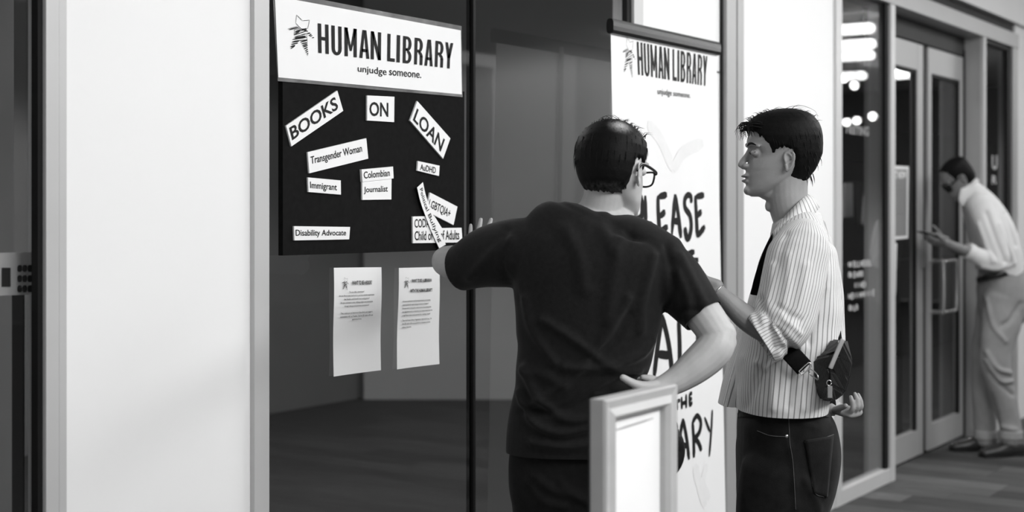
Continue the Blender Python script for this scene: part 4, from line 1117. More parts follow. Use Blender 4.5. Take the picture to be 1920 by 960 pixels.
for px, zc in ((1038, 3.66), (1130, 3.63)):
    t = P(px, 1500, zc+.16); h = P(px, 1500, zc-.09); shoe('shoe', t, h, m1, M_['shoe'])
# round pouch at the right hip
pc = P(1215, 842, 3.46)
bm = bmesh.new()
limb(bm, [pc-FWD*.022, pc-FWD*.02, pc+FWD*.02, pc+FWD*.022], [.080, .087, .087, .080], wide=RIGHT, n=40, sub=2, capk=.1)
pch = bm_obj('round_pouch', bm, M_['leather'], None, True)
tag(pch, 'round black pouch at the hip, showing behind the framed notice', 'bag')
bm = bmesh.new(); limb(bm, [pc+UP*.08, pc+UP*.13+FWD*.01, pc+UP*.17+FWD*.05], [(.012, .003)]*3, wide=RIGHT, n=8); bm_obj('loop', bm, M_['strap'], pch, True)

# ------------------------------------------------------------------ person in the striped shirt, in profile
Z2 = 3.90
m2 = thing('person', (P(1470, 390, Z2).x, P(1470, 390, Z2).y, 0), 'person with dark hair in striped shirt and black jeans, standing in profile', 'person')
f2 = -RIGHT
H2 = frame_mat(P(1467, 304.5, Z2), f2+FWD*.02, UP, .00100)
bm = bmesh.new()
add_head(bm, H2)
limb(bm, [P(1478, 325, Z2), P(1476, 355, Z2), P(1479, 385, Z2), P(1488, 415, Z2), P(1502, 455, Z2)], [(.050, .055), (.051, .055), (.052, .054), (.056, .054), (.08, .065)], wide=FWD, n=24)
ellipsoid(bm, P(1441, 386, Z2), (RIGHT*.010, FWD*.012, UP*.016), 12)
limb(bm, [P(1422, 354, Z2), P(1442, 356, Z2), P(1462, 340, Z2)], [.018, .030, .035], n=16)
limb(bm, [P(1498, 440, Z2), P(1500, 520, Z2), P(1492, 640, Z2), P(1480, 760, Z2), P(1478, 830, Z2)], [(.13, .075), (.15, .085), (.13, .085), (.13, .09), (.13, .09)], wide=FWD, n=24)
for zo in (-.09, .09):
    limb(bm, [P(1478, 850, Z2+zo), P(1470, 1100, Z2+zo), P(1466, 1350, Z2+zo)], [.075, .055, .04], n=14)
# near (left) arm
limb(bm, [P(1506, 490, 3.82), P(1497, 550, 3.755), P(1488, 618, 3.71)], [.040, .040, .036], n=16)
limb(bm, [P(1488, 620, 3.71), P(1445, 618, 3.71), P(1400, 596, 3.71), P(1362, 562, 3.72), P(1338, 541, 3.73)], [.038, .039, .033, .024, .0195], n=18)
add_hand(bm, P(1337, 540, 3.73), -RIGHT*.95+UP*.12+FWD*.2, -FWD*.9-UP*.2, 1, ((.35, .5, .3),)*4, s=.95)
# far (right) arm, behind the back
limb(bm, [P(1508, 480, 4.04), P(1530, 560, 4.06), P(1540, 640, 4.06)], [.048, .044, .038], n=16)
limb(bm, [P(1540, 645, 4.06), P(1550, 700, 4.02), P(1556, 740, 3.96), P(1557, 765, 3.92)], [.038, .036, .028, .023], n=16)
add_hand(bm, P(1562, 764, 3.93), RIGHT*.6-FWD*.7-UP*.12, -UP*.92+FWD*.1, -1, ((1.0, .75, .3), (1.05, .75, .3), (1.0, .8, .3), (1.0, .8, .3)), s=.86, spread=.05, thumb=(.6, .7, -.45), lens=(.066, .074, .068, .054))
me = fuse(bm, .0026, 3)
body2 = new_obj('body', me, M_['skin2'], m2, True)
# eye, brow, lips
for s in (-1, 1):
    bm = bmesh.new(); limb(bm, [H2@Vector((91, s*18, 27)), H2@Vector((90.5, s*26, 22.5)), H2@Vector((87, s*35, 22.5)), H2@Vector((80, s*44, 27))], [.0010, .0016, .0017, .0011], n=8); bm_obj('eyelashes', bm, M_['hair'], m2, True)
    bm = bmesh.new(); limb(bm, [H2@Vector((96, s*14, 45)), H2@Vector((94.5, s*26, 49)), H2@Vector((88.5, s*40, 50)), H2@Vector((79, s*51, 45))], [(.0034, .0018), (.0038, .0018), (.003, .0016), (.0012, .001)], wide=UP, n=8); bm_obj('eyebrow', bm, M_['hair'], m2, True)
bm = bmesh.new()
ellipsoid(bm, H2@Vector((98.2, 0, -37.5)), (f2*.0135, FWD*.0185, UP*.0044), 16); ellipsoid(bm, H2@Vector((97.2, 0, -50)), (f2*.0131, FWD*.016, UP*.0048), 16)
bm_obj('lips', bm, M_['lip'], m2, True)
HR2 = [(-70, 50, -56, 34), (-58, 58, -60, 44), (-40, 68, -72, 57), (-20, 76, -88, 67), (0, 80, -97, 73), (25, 86, -107, 78), (50, 92, -108, 82), (72, 98, -107, 84), (92, 99, -103, 82), (108, 94, -97, 76), (122, 80, -86, 66), (134, 58, -70, 50), (142, 30, -50, 32), (146, 5, -30, 12)]
PL2 = [(96, 84), (78, 72), (60, 56), (50, 48), (43, 30), (42, 10), (36, 8), (30, 18), (22, 30), (4, 36), (-16, 30), (-27, 8), (-31, -12), (-35, -40), (-42, -54), (-61, -66), (-80, -62), (-120, -50), (-150, 0), (-150, 220), (140, 220), (140, 90)]
bm = hair_cap(H2, HR2, PL2, 8, rough=2.4, edge=9)
hair2 = bm_obj('hair', bm, M_['hair'], m2, True); hair2['label'] = 'thick black hair with a loose fringe'
bm = bmesh.new(); r = random.Random(5)
for k in range(70):       # fringe falling forward over the forehead
    y0 = r.uniform(-58, 58); x0 = r.uniform(70, 98)-abs(y0)*.28; z0 = r.uniform(92, 112)
    tip = (x0+r.uniform(18, 42)-abs(y0)*.2, y0+r.uniform(-8, 8), r.uniform(58, 92))
    mid = (x0+r.uniform(16, 26), y0, z0-r.uniform(0, 6))
    strand(bm, [H2@Vector((x0-12, y0, z0-4)), H2@Vector(mid), H2@Vector(tip)], r.uniform(.0012, .0024))
for k in range(140):      # tufts on top
    x0 = r.uniform(-80, 90); y0 = r.uniform(-60, 60); zt = 143-(x0+5)**2/165*.5-y0*y0/100*.8
    if zt < 100: continue
    dx = r.uniform(6, 24)*(1 if x0 > -30 else -1)
    strand(bm, [H2@Vector((x0, y0, zt-7)), H2@Vector((x0+dx*.5, y0, zt+r.uniform(0, 5))), H2@Vector((x0+dx, y0+r.uniform(-8, 8), zt-r.uniform(-4, 6)))], r.uniform(.0010, .0018))
for k in range(90):      # side and nape locks
    zz = r.uniform(-40, 95); xx = r.uniform(-95, 60)
    if sdist(PL2, xx, zz) < 14: continue
    B_ = np.interp(zz, [q[0] for q in HR2], [q[2] for q in HR2]); F_ = np.interp(zz, [q[0] for q in HR2], [q[1] for q in HR2]); W_ = np.interp(zz, [q[0] for q in HR2], [q[3] for q in HR2])
    cx = (F_+B_)/2; a_ = (F_-B_)/2; ct = max(-1, min(1, (xx-cx)/a_)); y = W_*math.sqrt(max(0, 1-ct*ct))*(1-.2*ct)+.8
    for s in (-1, 1):
        strand(bm, [H2@Vector((xx, s*y, zz)), H2@Vector((xx-4, s*(y+1.5), zz-14)), H2@Vector((xx-5, s*(y-.5), zz-26))], .0012)
for pts in ([(-20, -8, 140), (-45, -12, 156), (-90, -10, 140), (-98, -8, 110)], [(0, 5, 142), (-28, 8, 152), (-62, 8, 146)], [(-10, -20, 138), (-50, -22, 148), (-86, -20, 128)], [(30, -5, 140), (10, -5, 150), (-10, -8, 146)]):
    strand(bm, [H2@Vector(p) for p in pts], .0009)
st2 = bm_obj('hair_strands', bm, M_['hair'], hair2, True); st2['kind'] = 'stuff'

# striped shirt: stripes follow the cloth through a vertex attribute
def stripe_mat(name, base, dark, freq):
    m = bpy.data.materials.new(name); m.use_nodes = True; nt = m.node_tree; b = nt.nodes['Principled BSDF']
    b.inputs['Roughness'].default_value = .85; b.inputs['Specular IOR Level'].default_value = .2
    at = nt.nodes.new('ShaderNodeAttribute'); at.attribute_name = 'stripe'
    mu = nt.nodes.new('ShaderNodeMath'); mu.operation = 'MULTIPLY'; mu.inputs[1].default_value = freq
    fr = nt.nodes.new('ShaderNodeMath'); fr.operation = 'FRACT'; cp = nt.nodes.new('ShaderNodeMath'); cp.operation = 'LESS_THAN'; cp.inputs[1].default_value = .22
    mx = nt.nodes.new('ShaderNodeMix'); mx.data_type = 'RGBA'
    mx.inputs[6].default_value = (base, base, base, 1); mx.inputs[7].default_value = (dark, dark, dark, 1)
    nt.links.new(at.outputs['Fac'], mu.inputs[0]); nt.links.new(mu.outputs[0], fr.inputs[0]); nt.links.new(fr.outputs[0], cp.inputs[0])
    nt.links.new(cp.outputs[0], mx.inputs[0]); nt.links.new(mx.outputs[2], b.inputs['Base Color'])
    n = nt.nodes.new('ShaderNodeTexNoise'); n.inputs['Scale'].default_value = 260; bp = nt.nodes.new('ShaderNodeBump'); bp.inputs['Strength'].default_value = .06; bp.inputs['Distance'].default_value = .01
    tc = nt.nodes.new('ShaderNodeTexCoord'); nt.links.new(tc.outputs['Object'], n.inputs['Vector']); nt.links.new(n.outputs['Fac'], bp.inputs['Height']); nt.links.new(bp.outputs[0], b.inputs['Normal'])
    return m
M_['stripe'] = stripe_mat('striped_cotton', .62, .24, 1/.0098)
def set_stripe(me, axes):
    """axes: list of (polyline world, radius); stripe = angle x radius around the nearest axis, weighted by reach"""
    a = coords(me); best = np.full(len(a), 1e9); val = np.zeros(len(a))
    for pl, R_, ref in axes:
        for p0, p1 in zip(pl, pl[1:]):
            p0 = np.array(p0); p1 = np.array(p1); d = p1-p0; L = np.linalg.norm(d); d = d/L
            t = np.clip((a-p0)@d, 0, L); q = a-p0-t[:, None]*d; dist = np.linalg.norm(q, axis=1)/R_
            e1 = np.array(ref, float); e1 = e1-d*(e1@d); e1 /= np.linalg.norm(e1); e2 = np.cross(d, e1)
            ang = np.arctan2(q@e2, q@e1); m = dist < best
            best[m] = dist[m]; val[m] = (ang*R_)[m]
    at = me.attributes.new('stripe', 'FLOAT', 'POINT'); at.data.foreach_set('value', val.astype(np.float32))
bm = bmesh.new()
pts, rads = px_sections([(790, 1382, 1546), (766, 1382, 1547), (700, 1381, 1560), (640, 1392, 1572), (589, 1402, 1573), (534, 1418, 1569), (480, 1434, 1566), (447, 1453, 1556), (430, 1474, 1551), (412, 1497, 1543)], Z2, .19)
rads = [(a*(1, 1, 1, 1, 1, 1, .98, .85, .66, .45)[i], b) for i, (a, b) in enumerate(rads)]
limb(bm, pts, rads, wide=FWD, n=44, power=2.2, capk=.3)
limb(bm, [P(1512, 414, Z2), P(1506, 440, 3.82), P(1502, 475, 3.755)], [(.045, .038), (.06, .062), (.075, .075)], wide=RIGHT, n=22)
limb(bm, [P(1512, 414, Z2), P(1510, 440, 3.98), P(1508, 475, 4.045)], [(.045, .038), (.06, .062), (.075, .075)], wide=RIGHT, n=22)
SL = [P(1500, 462, 3.74), P(1488, 520, 3.725), P(1474, 580, 3.71), P(1455, 618, 3.70), P(1418, 640, 3.70), P(1395, 655, 3.70)]
bs = bmesh.new()
limb(bs, [P(1506, 444, 3.81)]+SL, [(.050, .045), (.078, .066), (.082, .074), (.082, .074), (.078, .07), (.070, .062), (.068, .060)], wide=RIGHT*.8+UP*.6, n=30)
ms_ = fuse(bs, .005, 4)
SF = [([(1450, 500), (1440, 560), (1432, 600)], 8, .007), ([(1512, 500), (1500, 570), (1470, 640)], 9, .006), ([(1425, 560), (1440, 600), (1452, 650)], 7, -.009), ([(1408, 590), (1420, 620), (1440, 660)], 6, .006),
      ([(1460, 575), (1480, 590), (1500, 600)], 6, -.005), ([(1470, 600), (1490, 615), (1500, 625)], 5, .005), ([(1475, 440), (1455, 500), (1430, 560)], 6, -.004), ([(1480, 480), (1476, 540), (1465, 590)], 7, .004), ([(1420, 680), (1440, 690), (1470, 660)], 6, .006)]
folds(ms_, SF); lumps(ms_, .0016, 8, 6)
cut(ms_, [(P(1423, 634, 3.70), -RIGHT*.84-UP*.54, .14)])
limb(bm, [P(1508, 462, 4.05), P(1530, 540, 4.07), P(1538, 620, 4.07), P(1548, 690, 4.02)], [.08, .075, .07, .06], n=20)
# open front panel hanging forward (far side)
limb(bm, [P(1432, 520, 4.0), P(1412, 600, 4.0), P(1385, 690, 4.0), P(1364, 768, 4.0), P(1360, 785, 4.0)], [(.06, .02), (.07, .028), (.08, .03), (.085, .028), (.085, .028)], wide=FWD, n=20)
me = fuse(bm, .005, 4)
folds(me, [([(1470, 420), (1520, 440), (1555, 470)], 7, .004), ([(1450, 500), (1440, 560), (1432, 600)], 8, .007), ([(1512, 500), (1500, 570), (1470, 640)], 9, .006), ([(1535, 480), (1537, 560), (1515, 640)], 9, -.012),
           ([(1425, 560), (1440, 600), (1452, 650)], 7, -.009), ([(1408, 590), (1420, 620), (1440, 660)], 6, .006), ([(1460, 575), (1480, 590), (1500, 600)], 6, -.004), ([(1470, 600), (1490, 615), (1500, 625)], 5, .004),
           ([(1550, 500), (1560, 600), (1550, 700)], 10, .005), ([(1430, 690), (1410, 740), (1400, 765)], 8, -.007), ([(1460, 680), (1450, 720), (1450, 765)], 8, .006), ([(1485, 680), (1478, 760)], 7, -.006),
           ([(1500, 700), (1505, 765)], 8, .005), ([(1420, 680), (1440, 690), (1470, 660)], 6, .006), ([(1390, 670), (1370, 720), (1355, 770)], 7, .005), ([(1475, 440), (1455, 500), (1430, 560)], 6, -.004), ([(1546, 540), (1530, 600), (1500, 650)], 7, .005)])
lumps(me, .0018, 8, 5)
cut(me, [(P(1465, 766, 3.9), (0, 0, -1), .26), (P(1364, 768, 4.0), -UP+RIGHT*-.1, .13), (P(1545, 670, 4.03), P(1548, 690, 4.02)-P(1538, 620, 4.07), .09)])
set_stripe(me, [([P(1470, 800, 3.9), P(1488, 600, 3.9), P(1500, 440, 3.9), P(1500, 380, 3.9)], .13, RIGHT), ([P(1508, 462, 4.05), P(1548, 690, 4.02)], .075, RIGHT), ([P(1432, 520, 4.0), P(1360, 785, 4.0)], .055, RIGHT)])
shirt = new_obj('shirt', me, M_['stripe'], m2, True); solidify(shirt, .0025); shirt['label'] = 'loose striped open shirt with rolled elbow sleeves'
set_stripe(ms_, [(SL, .078, RIGHT)])
slv = new_obj('sleeve', ms_, M_['stripe'], shirt, True); solidify(slv, .0025)
# turned-down collar
up_e = [(1454, 430, 3.815), (1467, 412, 3.812), (1486, 391, 3.82), (1504, 373, 3.85), (1515, 365, 3.9)]
mid_e = [(1450, 437, 3.80), (1468, 422, 3.795), (1491, 402, 3.80), (1513, 382, 3.84), (1524, 371, 3.9)]
lo_e = [(1449, 449, 3.795), (1474, 438, 3.775), (1501, 420, 3.78), (1526, 402, 3.825), (1536, 389, 3.9)]
def both(e): return [P(x, y, z) for x, y, z in e]+[P(x, y, 7.8-z) for x, y, z in e[-2::-1]]
rows_ = [[Vector(q) for q in crom(both(e), 4)] for e in (up_e, mid_e, lo_e)]
bm = bmesh.new(); vv = [[bm.verts.new(p) for p in r_] for r_ in rows_]
for r_, q_ in zip(vv, vv[1:]):
    for k in range(len(r_)-1): bm.faces.new((r_[k], r_[k+1], q_[k+1], q_[k]))
nk = len(rows_[0])
col = bm_obj('collar', bm, M_['stripe'], m2, True)
col.data.attributes.new('stripe', 'FLOAT', 'POINT').data.foreach_set('value', np.array([k*.0085+j*.006 for j in range(3) for k in range(nk)], np.float32))
md = col.modifiers.new('thickness', 'SOLIDIFY'); md.thickness = .004; md.offset = 0
col.parent = shirt; col.matrix_parent_inverse = Matrix.Identity(4)
# jeans
bm = bmesh.new()
pts, rads = px_sections([(755, 1388, 1540), (790, 1383, 1555), (820, 1382, 1568), (855, 1382, 1572), (900, 1382, 1564), (935, 1382, 1552)], Z2, .165)
limb(bm, pts, rads, wide=FWD, n=36, power=2.4)
for zo in (-.085, .085):
    limb(bm, [P(1478, 890, Z2+zo), P(1466, 960, Z2+zo), P(1462, 1150, Z2+zo), P(1466, 1385, Z2+zo)], [(.088, .128), (.09, .122), (.088, .115), (.085, .105)], wide=FWD, n=26)
me = fuse(bm, .007, 4)
folds(me, [([(1400, 800), (1396, 900), (1392, 955)], 9, .005), ([(1478, 830), (1488, 880), (1492, 950)], 6, .004), ([(1500, 790), (1525, 800)], 6, .003), ([(1510, 900), (1530, 940), (1535, 960)], 8, .007)])
jeans = new_obj('jeans', me, M_['denim'], m2, True)
def jl(o):
    o.parent = jeans; o.matrix_parent_inverse = Matrix.Identity(4); return o
jl(project_patch('waistband', [(1384, 767), (1544, 767), (1554, 782), (1384, 782)], me, M_['denim'], m2, .003))
jl(project_patch('back_pocket', [(1509, 826), (1562, 817), (1551, 932), (1526, 924)], me, M_['denim'], m2, .004))
jl(project_line('pocket_stitch', [(1509, 829), (1535, 825), (1563, 815)], me, M_['stitch'], m2, .0012, .004))
jl(project_line('pocket_stitch', [(1511, 829), (1518, 870), (1527, 922), (1545, 932)], me, M_['stitch'], m2, .0010, .0035))
jl(project_line('side_seam', [(1479, 783), (1481, 830), (1487, 870), (1492, 955)], me, M_['stitch'], m2, .0009, .001))
jl(project_line('pocket_stitch', [(1420, 808), (1445, 817), (1476, 819)], me, M_['stitch'], m2, .0010, .001))
bvh = BVHTree.FromPolygons([v.co for v in me.vertices], [p.vertices[:] for p in me.polygons]); d = (P(1475, 818, 1)-CAM).normalized(); hit = bvh.ray_cast(CAM, d)[0]
bm = bmesh.new(); ellipsoid(bm, hit, (RIGHT*.005, FWD*.003, UP*.005), 12); jl(bm_obj('rivet', bm, M_['metal'], m2, True))
for zo in (-.085, .085):
    shoe('shoe', P(1400, 1420, Z2+zo), P(1500, 1420, Z2+zo), m2, M_['shoe'])
# bracelet and watch
bm = bmesh.new(); bc = P(1345, 547, 3.727); fa = (P(1338, 541, 3.73)-P(1362, 562, 3.72)).normalized(); e1 = fa.orthogonal().normalized(); e2 = fa.cross(e1)
limb(bm, [bc+e1*.024*math.cos(t)+e2*.024*math.sin(t) for t in np.linspace(0, 2*math.pi, 17)], [.0018]*17, n=6, sub=1, cap=False)
tag(bm_obj('bracelet', bm, M_['metal'], None, True), 'thin metal bracelet on the raised wrist of the person in the striped shirt', 'bracelet')
bm = bmesh.new(); bc = P(1557, 762, 3.925)
limb(bm, [bc-RIGHT*.010, bc+RIGHT*.010], [(.026, .024)]*2, wide=UP, n=20, capk=.1)
tag(bm_obj('wristband', bm, M_['strap'], None, True), 'black band round the wrist held behind the back', 'wristband')
# crossbody bag with strap
bg = thing('crossbody_bag', P(1560, 752, 3.86), 'black leather crossbody bag with zip and clip, hanging at the back of the striped shirt', 'bag')
OUT = [(1522, 672), (1540, 664), (1559, 635), (1574, 640), (1588, 635), (1599, 679), (1593, 712), (1584, 738), (1565, 752), (1540, 751), (1526, 727)]
RID = [(1579, 637), (1568, 662), (1556, 690), (1556, 720), (1560, 752)]
bm = bmesh.new()
zn, zf, zm = 3.66, 3.84, 3.72
near_c = [bm.verts.new(P(x, y, zm)) for x, y in OUT]; far = [bm.verts.new(P(x, y, zf)) for x, y in OUT]
rid = [bm.verts.new(P(x, y, zn)) for x, y in RID]
# left panel: outline 9,10,0,1,2 ; right panel: 4..8
def fan(a, b):
    """bridge two vertex chains"""
    i = j = 0
    while i < len(a)-1 or j < len(b)-1:
        if j == len(b)-1 or (i < len(a)-1 and i/(len(a)-1) <= j/(len(b)-1)):
            bm.faces.new((a[i], a[i+1], b[j])); i += 1
        else:
            bm.faces.new((a[i], b[j+1], b[j])); j += 1
fan([near_c[2], near_c[1], near_c[0], near_c[10], near_c[9]], rid); fan([near_c[4], near_c[5], near_c[6], near_c[7], near_c[8]], rid)
bm.faces.new((near_c[2], near_c[3], rid[0])); bm.faces.new((near_c[3], near_c[4], rid[0])); bm.faces.new((near_c[8], near_c[9], rid[-1]))
n = len(OUT)
for i in range(n): bm.faces.new((near_c[i], near_c[(i+1) % n], far[(i+1) % n], far[i]))
bm.faces.new(far)
bmesh.ops.recalc_face_normals(bm, faces=bm.faces[:])
bmesh.ops.bevel(bm, geom=bm.edges[:], offset=.006, segments=3, affect='EDGES')
bm_obj('bag_body', bm, M_['leather'], bg)
bm = bmesh.new(); limb(bm, [P(x+1, y, zn-.004) for x, y in RID[:3]], [(.006, .002)]*3, wide=RIGHT, n=8); z_ = bm_obj('zip', bm, M_['alu'], bg, True); z_['label'] = 'pale metal zip edge'
bm = bmesh.new(); limb(bm, [P(1556, 690, zn-.003), P(1556, 722, zn-.003)], [.002]*2, n=8); bm_obj('zip_track', bm, M_['strap'], bg, True)
bm = bmesh.new(); box(bm, -.006, .006, -.002, .002, -.03, 0); bevel_all(bm, .001)
for v in bm.verts: v.co = P(1556, 724, zn-.010)+RIGHT*v.co.x+FWD*v.co.y+UP*v.co.z
bm_obj('zip_pull', bm, M_['aludark'], bg)
bm = bmesh.new(); limb(bm, [P(1554.5, 718, zn-.01)+RIGHT*.006*math.cos(t)+UP*.007*math.sin(t) for t in np.linspace(0, 6.28, 11)], [.0013]*11, n=6, sub=1, cap=False); bm_obj('zip_ring', bm, M_['metal'], bg, True)
bm = bmesh.new(); limb(bm, [P(1440, 605, 3.80), P(1460, 640, 3.76), P(1485, 665, 3.685), P(1508, 690, 3.69)], [(.024, .002)]*4, wide=RIGHT*.75+UP*.65, n=8, power=4); bm_obj('strap', bm, M_['strap'], bg, True)
bm = bmesh.new(); limb(bm, [P(1498, 696, 3.685), P(1516, 680, 3.685), P(1520, 684, 3.685), P(1519, 690, 3.685), P(1503, 702, 3.685), P(1498, 696, 3.685)], [.0018]*6, n=8, sub=2); bm_obj('strap_ring', bm, M_['metal'], bg, True)
bm = bmesh.new(); limb(bm, [P(1515, 692, 3.69), P(1519, 702, 3.69), P(1527, 708, 3.68), P(1534, 712, 3.67), P(1533, 704, 3.67), P(1526, 696, 3.68), P(1517, 690, 3.69)], [.0019]*7, n=8, sub=3); bm_obj('snap_hook', bm, M_['metal'], bg, True)
bm = bmesh.new(); limb(bm, [P(1571, 560, 3.88), P(1575, 590, 3.84), P(1573, 612, 3.80), P(1575, 636, 3.76)], [(.005, .0022)]*4, wide=RIGHT, n=8); bm_obj('rear_strap', bm, M_['strap'], bg, True)
# strap showing down the chest edge
bm = bmesh.new(); limb(bm, [P(1458, 432, 3.81), P(1449, 446, 3.80), P(1436, 478, 3.80), P(1424, 520, 3.81), P(1416, 552, 3.82)], [(.006, .0025), (.008, .0025), (.012, .0025), (.015, .0025), (.015, .0025)], wide=RIGHT*.9+FWD*.3, n=8, power=4); bm_obj('strap', bm, M_['strap'], bg, True)

# ------------------------------------------------------------------ person stooping over a phone by the doors
m3 = thing('person', (P(1870, 390, 8.7).x, P(1870, 390, 8.7).y, 0), 'person in white shirt and pale trousers stooping over a phone beside the glass doors', 'person')
hd3 = (-RIGHT*math.cos(math.radians(38))-UP*math.sin(math.radians(38))).normalized()
H3 = frame_mat(P(1800, 338, 8.60), hd3, UP-RIGHT*.6, .00098)
bm = bmesh.new(); add_head(bm, H3)
limb(bm, [P(1800, 330, 8.6), P(1812, 350, 8.62), P(1828, 375, 8.65)], [.055, .055, .07], n=18)
limb(bm, [P(1835, 390, 8.66), P(1862, 440, 8.7), P(1872, 510, 8.72), P(1876, 545, 8.72)], [(.14, .08), (.15, .10), (.13, .10), (.13, .10)], wide=FWD, n=20)
limb(bm, [P(1842, 400, 8.5), P(1860, 450, 8.48), P(1872, 486, 8.45)], [.045, .04, .036], n=14)
limb(bm, [P(1872, 487, 8.45), P(1840, 480, 8.42), P(1805, 468, 8.38), P(1775, 456, 8.35)], [.036, .036, .03, .024], n=14)
add_hand(bm, P(1777, 457, 8.35), -RIGHT*.95+UP*.12, -FWD*.4-UP*.7, 1, ((.3, .4, .3),)*4, s=.95)
limb(bm, [P(1835, 400, 8.84), P(1835, 450, 8.75), P(1825, 478, 8.68)], [.045, .04, .036], n=14)
limb(bm, [P(1825, 478, 8.68), P(1790, 464, 8.55), P(1772, 451, 8.47)], [.036, .03, .024], n=14)
add_hand(bm, P(1772, 450, 8.46), -RIGHT*.95+UP*.1-FWD*.15, FWD*.9, -1, ((.5, .6, .4),)*4, s=.95)
for a_, b_, c_ in (((1880, 540, 8.64), (1860, 672, 8.62), (1893, 818, 8.66)), ((1868, 540, 8.82), (1846, 680, 8.80), (1845, 822, 8.82))):
    limb(bm, [P(*a_), P(*b_), P(*c_)], [.075, .055, .04], n=14)
me = fuse(bm, .0045, 3); new_obj('body', me, M_['skin3'], m3, True)
HR3 = [(-50, 60, -80, 50), (-20, 76, -97, 66), (5, 84, -102, 73), (25, 88, -104, 77), (50, 92, -105, 79), (75, 92, -105, 80), (98, 86, -100, 76), (114, 72, -92, 67), (126, 52, -76, 52), (136, 24, -50, 30), (140, -2, -24, 8)]
PL3 = [(52, 92), (48, 66), (42, 40), (40, 4), (32, 4), (26, 26), (4, 36), (-18, 30), (-28, 0), (-34, -30), (-60, -46), (-120, -46), (-140, 0), (-140, 200), (76, 200), (70, 120)]
bm_obj('hair', hair_cap(H3, HR3, PL3, 6, rough=1.5), M_['hair'], m3, True)
bm = bmesh.new()
for s in (-1, 1):
    lens = [(106, 8, 30), (100, 50, 32), (84, 66, 28), (90, 62, -4), (102, 36, -10), (108, 14, -4), (106, 8, 30)]
    limb(bm, [H3@Vector((x, s*y, z)) for x, y, z in lens], [.003]*7, n=8)
    bm.faces.new([bm.verts.new(H3@Vector((x+1, s*y, z))) for x, y, z in lens[:-1]])
    limb(bm, [H3@Vector((84, s*66, 26)), H3@Vector((40, s*78, 26)), H3@Vector((0, s*80, 28))], [(.004, .002)]*3, wide=UP, n=8)
bm_obj('glasses', bm, M_['plastic'], m3, True)
# shirt
bm = bmesh.new()
limb(bm, [P(1817, 352, 8.63), P(1838, 385, 8.66), P(1855, 425, 8.68), P(1868, 470, 8.7), P(1875, 512, 8.71), P(1877, 530, 8.71)], [(.07, .062), (.17, .098), (.20, .125), (.19, .135), (.17, .135), (.165, .13)], wide=FWD, n=34, power=2.2)
limb(bm, [P(1838, 385, 8.52), P(1855, 430, 8.46), P(1868, 470, 8.44), P(1872, 488, 8.44), P(1850, 488, 8.42), P(1818, 472, 8.40)], [(.08, .085), (.072, .078), (.066, .068), (.062, .062), (.052, .055), (.042, .046)], wide=FWD, n=22)
limb(bm, [P(1838, 390, 8.82), P(1842, 430, 8.80), P(1838, 470, 8.74), P(1815, 470, 8.64)], [.08, .072, .06, .045], n=20)
me = fuse(bm, .007, 3)
folds(me, [([(1850, 400), (1868, 450), (1885, 490)], 5, -.015), ([(1835, 420), (1850, 460), (1862, 490)], 4, .012), ([(1875, 420), (1890, 460), (1900, 490)], 4, .012), ([(1840, 500), (1870, 505), (1900, 495)], 4, .01), ([(1885, 400), (1905, 460)], 4, -.01)])
cut(me, [(P(1816, 471, 8.40), -RIGHT-UP*-.2, .09), (P(1876, 513, 8.71), -UP-RIGHT*.18, .32)])
s3 = new_obj('shirt', me, M_['shirt3'], m3, True); solidify(s3, .004); s3['label'] = 'white long-sleeved shirt'
bm = bmesh.new(); limb(bm, [P(1826, 338, 8.62), P(1816, 352, 8.55), P(1808, 372, 8.54), P(1806, 384, 8.55)], [(.035, .008), (.04, .010), (.035, .008), (.02, .006)], wide=RIGHT*.9+UP*.3, n=12); limb(bm, [P(1824, 336, 8.62), P(1814, 350, 8.70), P(1806, 366, 8.72)], [(.035, .008), (.04, .010), (.03, .006)], wide=RIGHT, n=12)
cc = bm_obj('collar', bm, M_['shirt3'], s3, True)
bm = bmesh.new(); limb(bm, [P(1822, 474, 8.40), P(1814, 470, 8.395)], [(.05, .05), (.048, .048)], wide=FWD, n=16, capk=.1); cc = bm_obj('cuff', bm, M_['shirt3'], s3, True)
bm = bmesh.new(); ring = []
for k in range(25):
    t = 2*math.pi*k/24; ring.append(P(1877+45*math.cos(t), 514-10*math.cos(t), 8.71-.172*math.sin(t)))
limb(bm, ring, [(.018, .006)]*25, wide=UP, n=8, sub=2, cap=False); bm_obj('belt', bm, M_['leather'], m3, True)
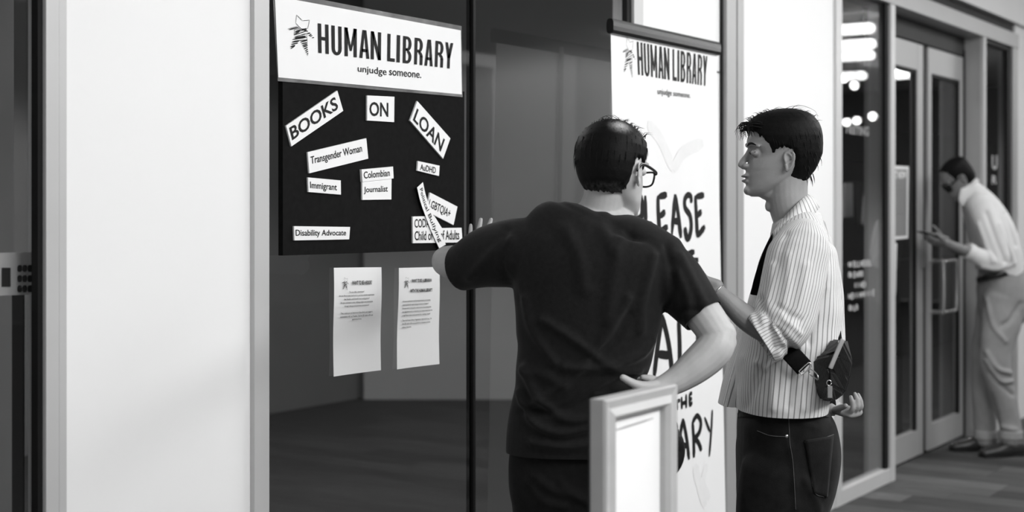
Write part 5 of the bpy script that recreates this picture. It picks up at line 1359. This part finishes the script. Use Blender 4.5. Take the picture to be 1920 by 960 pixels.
# trousers
bm = bmesh.new()
limb(bm, [P(1878, 512, 8.71), P(1880, 540, 8.71), P(1882, 575, 8.71)], [(.165, .138), (.17, .148), (.165, .15)], wide=FWD, n=30, power=2.2)
limb(bm, [P(1884, 560, 8.63), P(1876, 610, 8.62), P(1866, 668, 8.62), P(1878, 730, 8.64), P(1892, 790, 8.66), P(1896, 822, 8.66)], [(.09, .135), (.088, .118), (.08, .098), (.07, .080), (.062, .068), (.06, .064)], wide=FWD, n=24)
limb(bm, [P(1870, 560, 8.80), P(1858, 620, 8.80), P(1848, 680, 8.80), P(1846, 750, 8.81), P(1848, 822, 8.82)], [(.09, .125), (.085, .105), (.078, .088), (.068, .074), (.062, .064)], wide=FWD, n=24)
me = fuse(bm, .008, 3)
folds(me, [([(1850, 660), (1870, 690), (1895, 700)], 4, .018), ([(1850, 675), (1872, 712), (1900, 715)], 4, .018), ([(1858, 700), (1880, 725), (1898, 740)], 4, -.014), ([(1915, 570), (1895, 600), (1880, 610)], 5, -.014), ([(1850, 560), (1862, 610), (1885, 640)], 4, .012), ([(1880, 800), (1905, 806)], 4, .012)])
lumps(me, .003, 6, 9)
tr = new_obj('trousers', me, M_['chino'], m3, True); tr['label'] = 'pale chino trousers with turned-up cuffs'
for c_, z_ in (((1895, 816), 8.66), ((1848, 816), 8.82)):
    bm = bmesh.new(); limb(bm, [P(c_[0], c_[1]-8, z_), P(c_[0], c_[1]+6, z_)], [(.068, .072), (.068, .073)], wide=FWD, n=18, capk=.2); cc = bm_obj('trouser_cuff', bm, M_['chino'], tr, True)
shoe('shoe', P(1836, 850, 8.60), P(1918, 850, 8.68), m3, M_['shoe'], w=.05)
shoe('shoe', P(1778, 845, 8.84), P(1862, 845, 8.86), m3, M_['shoe'], w=.05)
bm = bmesh.new(); box(bm, -.075, .075, -.036, .036, -.004, .004); bevel_all(bm, .003)
pc = P(1746, 441, 8.36); ax_ = (-RIGHT*.8+UP*.25-FWD*.3).normalized()
for v in bm.verts: v.co = pc+ax_*v.co.x+(FWD*.8+RIGHT*-.3).normalized()*v.co.y+UP*v.co.z
tag(bm_obj('phone', bm, M_['plastic'], None), 'dark phone held in both hands by the stooping person', 'phone')
